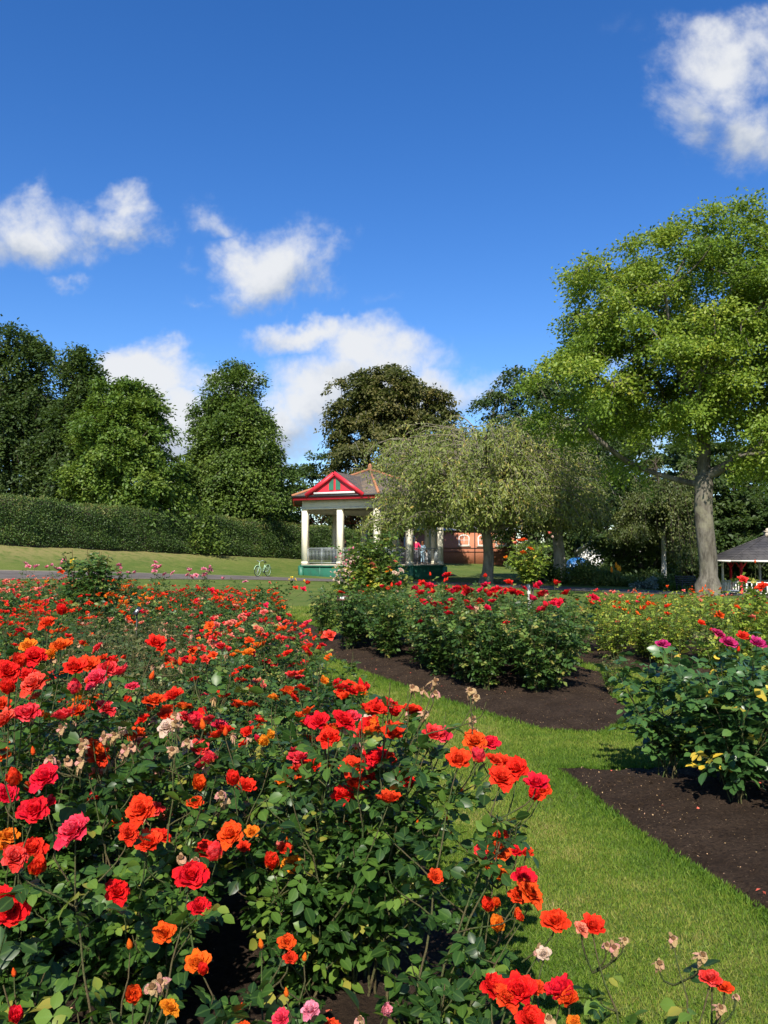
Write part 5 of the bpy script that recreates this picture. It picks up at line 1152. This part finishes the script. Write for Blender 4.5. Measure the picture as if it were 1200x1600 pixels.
# middle dark bed: crimson roses
okM = lambda x, y: inpoly(np.array([x]), np.array([y-1.15]), BED_F)[0] and x > -2.2 and edist(np.array([x]), np.array([y]), BED_F)[0] > .35
ptsM = scatter(BED_F, .66, .004, 9.0, 15.6, RG, okM)
for (x, y, row_, col_) in ptsM:
    px = 600+F*x/y; red = 4.2 if 620 < px < 900 else 1.2
    place_bush(PC[int(RG.integers(0, 4))], x, y, RG, rowlabel('tall crimson rose bush', row_, col_, 'the middle bed'), 'crimson roses in the middle bed', {'crimson': 9, 'bud_r': .9, 'spent': .5}, int(RG.poisson(red*1.1)), 1, .108, RG.uniform(.92, 1.06)*(1.0 if px > 600 else .94), maxper=3)
rx = R_(4242)
for i, (x, y, sc_, n_, lab) in enumerate(((2.02, 9.75, .98, 3, 'crimson rose bush at the right front tip of the middle bed, above bare soil'), (2.35, 10.7, 1.0, 3, 'crimson rose bush second back from the right tip of the middle bed'),
        (2.62, 11.9, .98, 2, 'crimson rose bush at the back right end of the middle bed'), (2.72, 9.75, .58, 0, 'small bronzed rose bush on the soil right of the crimson row'))):
    place_bush(PC[i] if sc_ > .6 else PMb[0], x, y, rx, lab, 'crimson roses in the middle bed', {'crimson': 1}, n_, 1, .108, sc_, maxper=2)
FRY = [(3.15, 13.3), (3.55, 12.5), (4.05, 11.9), (4.7, 11.5), (5.3, 11.1), (3.7, 13.6), (3.2, 14.6), (5.0, 10.3), (4.3, 12.7)]
for i, (x, y) in enumerate(FRY):
    place_bush(PL[i % 4] if i % 3 else PMb[i % 3], x, y, rx, ('yellow green' if i % 3 else 'bronze tinted')+' rose bush, %s along the near fringe of back right bed' % ORD[i], 'pale leaved roses in the back right bed', {'orange': 3, 'vermilion': 2, 'salmon': 1, 'amber': 1}, 4, 2, .085, .98, maxper=2)
# yellow green bed on the right
ptsY = scatter(BED_Y, .80, .006, 10.4, 20, RG, lambda x, y: edist(np.array([x]), np.array([y]), BED_Y)[0] > .3)
for i, (x, y, row_, col_) in enumerate(ptsY):
    fr = y < 12.5; place_bush(PL[int(RG.integers(0, 4))], x, y, RG, rowlabel('yellow green rose bush', row_, col_, 'back right bed'), 'pale leaved roses in the back right bed', {'orange': 4, 'salmon': 3, 'vermilion': 2, 'coral': 1, 'bud_o': 1, 'spent': 1}, int(RG.poisson(2.6)), 2, .078, RG.uniform(.86, 1.05), maxper=2)
# right bed: big leaved bushes with magenta blooms
for i, (x, y, s_, nb, lab) in enumerate(((2.06, 5.95, 1.0, 0, 'large leaved rose bush at the left tip of the right bed, without any bloom'), (2.78, 6.05, 1.0, 0, 'large leaved rose bush at the back of the right bed behind the magenta blooms'),
        (2.33, 5.35, .94, 0, 'blue green rose bush without blooms at the front middle of the right bed'), (3.0, 5.35, 1.05, 0, 'blue green rose bush at the right edge of the picture above the dark soil'),
        (2.65, 4.72, .82, 0, 'low blue green rose bush at the right edge with stems rising from bare soil'), (3.35, 6.0, 1.0, 1, 'large leaved rose bush at the far right end of the right bed'))):
    place_bush(PB[i % 3], x, y, RG, lab, 'large leaved roses in the right bed', {'magenta': 1}, nb, 0, .095, s_, maxper=1)
def target_bush(name, x, y, label, blooms, seed, leafL, lmat, lod, extra=5, R=.35, H=.8, smat='stem', side=3, step=.045, sz=.40, group=None, r0=.0055, start=.15, fill=0):
    """bush whose stems run to given blooms: (px, py, d, size, kind)"""
    rg = R_(seed); g0 = gz(x, y); root = empty(name, (x, y, g0), 0, label, 'rose bush', group); SA = Acc(); FA = Acc(); tips = []; allp = []
    for (px, py, d, s_, k) in blooms:
        p = np.array(P(px, py, d))-np.array((x, y, g0)); put_bloom(root, k, tuple(p), s_, lod, rg, face=(rg.normal(0, .35), rg.normal(-.62, .25), 1.0) if k not in ('bud_o', 'bud_r') else None)
        allp.append(p)
        near = [t for t in tips if np.linalg.norm(t[:2]-p[:2]) < .13 and abs(t[2]-p[2]) < .2]
        if near:
            j = near[0]-np.array((0, 0, .13)); SA.tube(bez(j, j*.5+p*.5-np.array((0, 0, .02)), p-np.array((0, 0, .06)), p, 5), [.003, .003, .0025, .0025, .0025], 4, cap=False)
        else: tips.append(p)
    nb = len(tips); tt = [t for t in tips]
    for k in range(extra):
        a = rg.uniform(0, 6.28); r = R*sqrt(rg.uniform(0, 1)); tt.append(np.array((r*cos(a), r*sin(a), H*rg.uniform(.6, 1.0))))
    ends = grow(SA, FA, np.zeros(3), [t-np.array((0, 0, .01)) for t in tt], rg, leafL, lod, side, start, step, r0=r0, sz=sz, bare=.3, avoid=[q+np.array((0, -.05, .02)) for q in allp]+[q+np.array((0, -.13, .07)) for q in allp])
    if lod == 0 and leafL < .15:
        for e, _ in [e for e in ends if not e[1]]:
            u_ = rg.uniform()
            if u_ < .14 and e[2] > H*.75: put_bloom(root, 'bud_o' if rg.uniform() < .5 else 'bud_r', tuple(e), .03, 0, rg)
            elif u_ < .14+fill and e[2] > H*.8: put_bloom(root, ('red', 'vermilion', 'orange', 'coral', 'amber')[int(rg.integers(0, 5))], tuple(e), rg.uniform(.036, .056), 0, rg, face=(rg.normal(0, .4), rg.normal(-.6, .3), 1.0))
    SA.obj('stems', MT[smat], root, True); FA.obj('foliage', MT[lmat], root, lod == 0); return root
target_bush('rose_bush', 2.45, 5.75, 'rose bush holding five bright magenta blooms at the top of the right bed', [(1035, 1008, 5.5, .07, 'magenta'), (1122, 992, 5.6, .075, 'magenta'), (1137, 1006, 5.5, .092, 'magenta'), (1160, 996, 5.6, .07, 'crimson'), (1182, 1008, 5.4, .095, 'magenta'), (1153, 1018, 5.5, .05, 'bud_r')], 700, .185, 'leaf_blue', 0, 4, .4, .95, group=None)
target_bush('rose_bush', 4.45, 9.9, 'tall straggling rose bush with orange red blooms against the summer house', [(1160, 907, 9.8, .11, 'coral'), (1192, 918, 9.8, .12, 'vermilion'), (1150, 950, 9.8, .08, 'orange'), (1175, 965, 9.7, .08, 'salmon'), (1180, 880, 10, .06, 'bud_o'), (1125, 962, 9.8, .09, 'vermilion')], 701, .15, 'leaf_lime', 1, 10, .55, 1.5, side=5)
target_bush('rose_bush', 3.95, 9.3, 'low yellow green rose bush in front of the tall straggling one', [(1095, 975, 9.3, .09, 'vermilion'), (1110, 985, 9.3, .05, 'coral')], 703, .13, 'leaf_lime', 1, 10, .45, 1.0, side=4)
# tall shrub rose in front of the bandstand
def shrub_rose(px, d, h, r, seed, label, lm, nst, pinks, cat='rose bush', sm='stem', zmin=.1, leaf=.2):
    x = (px-600)/F*d; rg = R_(seed); root = empty('shrub_rose', (x, d, gz(x, d)), 0, label, cat); SA = Acc(); FA = Acc(); tips = []
    for k in range(nst):
        a = k*2.4; rr = r*sqrt((k+.5)/nst); tips.append((rr*cos(a), rr*sin(a), h*(1-.62*(rr/r)**2.2)*rg.uniform(.85, 1.05)))
    grow(SA, FA, np.zeros(3), tips, rg, leaf, 1, 9, .12, .055, r0=.012, sz=.46); SA.obj('stems', MT[sm], root, True); FA.obj('foliage', MT[lm], root)
    for (bx, by, n_, kind, s_, sp) in pinks:
        p0 = np.array(P(bx, by, d-r*.6))-np.array((x, d, gz(x, d)))
        for j in range(n_): put_bloom(root, kind, tuple(p0+rg.normal(0, 1, 3)*np.array((sp, sp, sp))), s_, 1 if s_ > .08 else 2, rg)
    return root
shrub_rose(583, 20.5, 2.5, 1.12, 800, 'tall bushy shrub rose with pale pink clusters in front of the bandstand', 'leaf_bright', 34, [(541, 876, 26, 'cream', .07, .13), (539, 872, 12, 'pink', .06, .12), (527, 898, 30, 'cream', .06, .12), (583, 884, 3, 'salmon', .10, .05), (622, 894, 3, 'cream', .12, .05), (548, 908, 2, 'salmon', .09, .04), (575, 920, 3, 'orange', .09, .06), (612, 884, 2, 'salmon', .09, .1)])
shrub_rose(566, 20.2, 1.7, 1.0, 803, 'lower yellow green shrub rose leaning against the tall one before the bandstand', 'leaf_lime', 16, [(606, 890, 2, 'amber', .08, .06)])
shrub_rose(146, 14.5, 2.02, .66, 801, 'dark leafy rose bush with bronze shoots rising above the left roses', 'leaf_far', 15, [(112, 883, 2, 'yellow', .08, .05), (95, 895, 1, 'orange', .09, .02)], sm='stem_red')
# bronze shoots on top of it are part of a small neighbour
def standard_rose():
    d = 20.0; x = (824-600)/F*d; rg = R_(810); root = empty('standard_rose', (x, d, gz(x, d)), 0, 'standard rose with a ball of bright leaves and orange blooms on a pale stem', 'rose tree'); SA = Acc(); FA = Acc()
    A = Acc(); A.tube([(.05, 0, -.1), (.04, 0, .5), (.0, 0, 1.05)], [.06, .045, .04], 8); A.obj('trunk', MT['bark_birch'], root, True)
    A = Acc(); A.box((.12, .02, .55), (.05, .05, 1.25)); A.obj('stake', MT['bark_dark'], root)
    tips = []
    for k in range(30):
        a = k*2.4; rr = .64*sqrt((k+.5)/30); tips.append((rr*cos(a), rr*sin(a), .95+1.22*(1-.45*(rr/.64)**2)*rg.uniform(.8, 1.05)-.3*(k % 3 == 0)))
    grow(SA, FA, np.array((0, 0, .95)), tips, rg, .17, 1, 5, .05, .06, r0=.012); SA.obj('stems', MT['stem'], root, True); FA.obj('foliage', MT['leaf_lime'], root)
    for (bx, by, k, s_) in ((818, 845, 'vermilion', .16), (806, 850, 'salmon', .13), (812, 846, 'orange', .12), (828, 858, 'orange', .13), (817, 864, 'orange', .12), (858, 834, 'salmon', .10), (862, 840, 'cream', .09), (790, 872, 'amber', .1)):
        p = np.array(P(bx, by, d-.5))-np.array((x, d, gz(x, d))); put_bloom(root, k, tuple(p), s_, 1, rg)
standard_rose()
target_bush('rose_bush', -4.25, 18.5, 'rose bush with small yellow blooms in front of the bandstand path', [(456, 903, 18.3, .07, 'yellow'), (461, 906, 18.3, .06, 'yellow'), (475, 908, 18.3, .06, 'yellow'), (452, 906, 18.5, .06, 'yellow')], 704, .15, 'leaf_far', 3, 8, .5, .95)
target_bush('rose_bush', -3.0, 13.3, 'rose bush with rounded crimson blooms at the far right of the left bed', [(330, 924, 13.2, .12, 'crimson'), (415, 948, 13, .11, 'crimson'), (462, 920, 13.4, .10, 'crimson'), (474, 922, 13.4, .11, 'crimson')], 705, .13, 'leaf_far', 2, 8, .4, .95)
target_bush('rose_bush', -1.45, 10.4, 'small rose bush with round coral red blooms beside the soil corner of the left bed', [(515, 994, 10.2, .14, 'coral'), (480, 990, 10.3, .11, 'coral'), (476, 1008, 10.1, .12, 'coral'), (514, 1029, 10, .10, 'orange'), (457, 998, 10.2, .11, 'coral'), (480, 975, 10.3, .1, 'coral'), (460, 978, 10.3, .08, 'orange')], 706, .12, 'leaf_far', 1, 7, .4, .8)
target_bush('rose_bush', -.42, 7.9, 'rose bush leaning over the grass with a bunch of scarlet and orange blooms', [(522, 1073, 7.8, .11, 'coral'), (533, 1080, 7.7, .13, 'red'), (545, 1072, 7.8, .11, 'red'), (540, 1090, 7.6, .11, 'vermilion'), (563, 1078, 7.7, .09, 'orange'), (569, 1085, 7.7, .07, 'amber'), (528, 1067, 7.8, .08, 'red')], 707, .12, 'leaf_far', 1, 6, .35, .7)
hypot2 = lambda a, b: math.hypot(a[0]-b[0], a[1]-b[1])
# ---- foreground bushes, each bloom where it stands in the photograph
HB = [(.06, 2.35, 'foreground rose bush reaching over the grass with a spray of scarlet blooms', 'leaf_near', 5, .26, .50),
      (.36, 1.98, 'foreground rose bush at the bottom centre with orange red blooms beside the grass', 'leaf_near', 4, .22, .34),
      (.66, 1.95, 'straggly rose stems at the bottom right ending in faded seed heads over the grass', 'leaf_near', 1, .16, .40),
      (-.26, 2.15, 'foreground rose bush with paired orange and amber blooms above bare soil', 'leaf_near', 3, .20, .42),
      (-.66, 2.05, 'foreground rose bush with scarlet double blooms in the lower left', 'leaf_near', 7, .30, .60),
      (-.42, 1.42, 'young rose bush with reddish shoots and orange buds at the bottom left', 'leaf_shoot', 7, .24, .48),
      (-.92, 1.42, 'rose bush at the bottom left corner with large scarlet and orange blooms', 'leaf_near', 8, .30, .68),
      (-1.12, 2.25, 'rose bush at the left edge carrying scarlet blooms half way down', 'leaf_near', 8, .34, .74),
      (-1.32, 2.95, 'rose bush at the left edge crowded with coral red and orange blooms', 'leaf_near', 8, .36, .88),
      (-.82, 2.75, 'rose bush in the left foreground full of faded cream and pink blooms', 'leaf_near', 8, .34, .82),
      (-.30, 3.05, 'rose bush behind the foreground spray with orange blooms and pale seed heads', 'leaf_near', 5, .30, .66),
      (-.10, 1.62, 'low leafy rose bush without open blooms at the bottom centre', 'leaf_near', 10, .24, .30)]
BL = """243,1008,40,red;282,1040,14,bud_r;235,1062,15,bud_o;298,1035,14,bud_r;
75,975,24,red;98,958,26,red;30,1040,48,red;55,1028,46,red;12,1052,36,red;45,1012,26,amber;95,1014,32,orange;82,1024,26,amber;108,1008,24,vermilion;118,1046,44,red;138,1042,32,vermilion;55,1070,42,coral;15,1080,38,red;122,1080,38,coral;152,1062,34,coral;168,1046,28,coral;192,1052,28,coral;42,1058,26,vermilion;
44,1117,40,coral;10,1128,42,coral;100,1123,38,coral;165,1108,28,coral;177,1110,22,cream;0,1104,30,red;62,1120,20,vermilion;
240,1098,30,vermilion;272,1090,30,red;258,1120,24,red;273,1116,32,spent;262,1138,26,cream;302,1122,22,red;200,1100,22,vermilion;225,1125,20,vermilion;342,1136,26,coral;318,1140,18,bud_o;352,1150,16,bud_o;
128,1158,30,spent;178,1148,32,spent;192,1146,24,cream;205,1166,34,spent;222,1162,24,salmon;238,1178,22,spent;105,1188,30,spent;78,1184,28,spent;140,1180,20,coral;292,1158,34,spent;310,1172,30,coral;298,1168,22,cream;52,1180,14,bud_o;165,1195,24,spent;150,1212,22,salmon;
28,1222,40,red;72,1216,48,red;8,1246,36,red;55,1268,46,red;72,1262,34,red;222,1266,52,red;238,1268,30,coral;310,1230,36,orange;322,1228,24,amber;365,1224,34,red;384,1232,30,red;118,1300,54,coral;448,1213,32,orange;440,1220,26,amber;462,1206,24,vermilion;455,1228,18,coral;345,1240,30,spent;262,1272,20,salmon;
487,1198,28,vermilion;506,1200,20,orange;0,1180,30,vermilion;
12,1308,28,amber;16,1340,38,orange;2,1330,26,amber;48,1330,40,red;58,1362,58,red;40,1342,30,red;15,1422,50,vermilion;2,1405,36,red;232,1320,50,red;250,1310,30,red;297,1370,54,red;338,1342,46,coral;322,1330,30,red;282,1340,28,spent;362,1305,36,orange;393,1302,22,amber;380,1325,20,vermilion;425,1352,42,vermilion;458,1352,30,amber;440,1325,22,salmon;447,1298,16,coral;
258,1460,34,orange;203,1483,18,bud_o;208,1558,42,orange;264,1576,26,amber;310,1508,38,orange;318,1520,26,vermilion;409,1482,16,bud_o;447,1472,24,orange;452,1497,20,red;475,1502,15,bud_o;448,1558,15,bud_o;250,1535,40,spent;486,1580,26,pink;440,1592,26,coral;
515,1155,40,vermilion;500,1130,36,red;488,1134,28,red;536,1128,36,red;548,1122,26,coral;600,1105,34,coral;612,1114,34,red;580,1134,32,red;572,1138,20,vermilion;614,1146,42,red;640,1112,28,red;650,1114,22,crimson;676,1150,34,coral;692,1148,28,coral;550,1200,38,red;566,1194,28,red;592,1186,34,red;604,1188,28,red;537,1245,34,red;556,1228,34,red;572,1220,32,red;607,1253,46,red;626,1222,34,red;638,1228,22,red;716,1190,46,red;748,1190,38,coral;742,1160,34,vermilion;765,1163,28,red;752,1172,18,amber;782,1195,32,red;783,1218,42,red;808,1203,38,vermilion;838,1228,40,red;836,1246,30,red;848,1235,26,red;
680,1064,30,spent;645,1074,26,spent;660,1078,20,spent;680,1082,24,spent;735,1078,28,spent;744,1088,20,spent;738,1122,24,spent;742,1140,20,spent;664,1114,26,spent;574,1128,20,cream;
777,1330,34,vermilion;808,1332,22,red;822,1335,22,red;760,1357,15,bud_o;778,1366,28,orange;768,1360,20,vermilion;816,1374,38,red;826,1396,38,vermilion;808,1400,28,vermilion;790,1378,24,orange;765,1420,32,vermilion;776,1414,22,orange;780,1450,36,amber;806,1430,22,orange;815,1436,20,vermilion;
868,1441,38,vermilion;925,1450,36,red;908,1452,20,salmon;842,1486,30,spent;850,1492,22,cream;960,1480,26,spent;948,1476,22,spent;976,1468,20,spent;
768,1545,42,red;790,1560,36,red;812,1552,50,red;838,1545,26,red;878,1552,46,red;890,1564,34,vermilion;825,1594,42,red;898,1597,20,amber;858,1592,30,spent;
1052,1466,24,spent;1030,1505,26,spent;1098,1492,28,spent;1110,1530,28,coral;1112,1524,22,spent;1132,1545,22,vermilion;1126,1574,26,spent;1150,1556,16,spent;600,1582,28,pink;562,1592,24,spent"""
blo = []
for t in BL.replace('\n', '').split(';'):
    if not t.strip(): continue
    a, b_, c, k = t.split(','); a, b_, c = float(a), float(b_), float(c)
    sz = {'spent': .062, 'bud_o': .040, 'bud_r': .040, 'cream': .06, 'pink': .055}.get(k, .080); d = F*sz/max(c, 14)
    zc = P(a, b_, d).z
    lo, hi = (.50, 1.27)
    if zc < lo: d = (CH-lo)*F/(b_-HOR)
    if zc > hi: d = (CH-hi)*F/(b_-HOR)
    d = min(d, 3.9); blo.append([a, b_, d, c*d/F*(0.86 if not k.startswith('bud') and k != 'spent' else 1.25), k])
rg_ = R_(77); blo += [[q[0]+rg_.normal(0, 13), q[1]+rg_.normal(4, 9), q[2], q[3]*rg_.uniform(.75, 1.1), 'spent'] for q in blo if q[4] == 'spent' and q[0] < 500 or (q[0] < 350 and 1080 < q[1] < 1300 and q[4] == 'coral')]
B0 = [list(q) for q in blo]
for q in blo:
    nb_ = [r[2] for r in B0 if hypot2(r, q) < 75]; dm = sum(nb_)/len(nb_); dn_ = .3*q[2]+.7*dm; q[3] = min(q[3]*dn_/q[2], .072); q[2] = dn_
own = [[] for _ in HB]
for q in blo:
    p = P(q[0], q[1], q[2]); i = min(range(len(HB)), key=lambda i: (HB[i][0]-p.x)**2+(HB[i][1]-p.y)**2+(9 if i == 11 else 0)); own[i].append(tuple(q))
for i, (x, y, lab, lm, ex, R, H) in enumerate(HB):
    target_bush('rose_bush', x, y, lab, own[i], 900+i, .118, lm, 0, ex, R, H, 'stem' if i != 5 else 'stem_red', 3 if i not in (2,) else 1, .047, .40, start=.12 if i != 2 else .45, fill=.42 if i in (4, 5, 6, 7, 8, 9) else .10)

for o_ in bpy.data.objects:
    if 'label' in o_ and len(o_['label'].replace('-', ' ').split()) > 16: o_['label'] = o_['label'].replace(' from left in ', ' along ')
seen_ = set()
for o_ in bpy.data.objects:
    l_ = o_.get('label')
    if l_ and l_ in seen_: o_['label'] = l_.replace(' cut by ', ' lying nearer ')
    if l_: seen_.add(o_['label'])
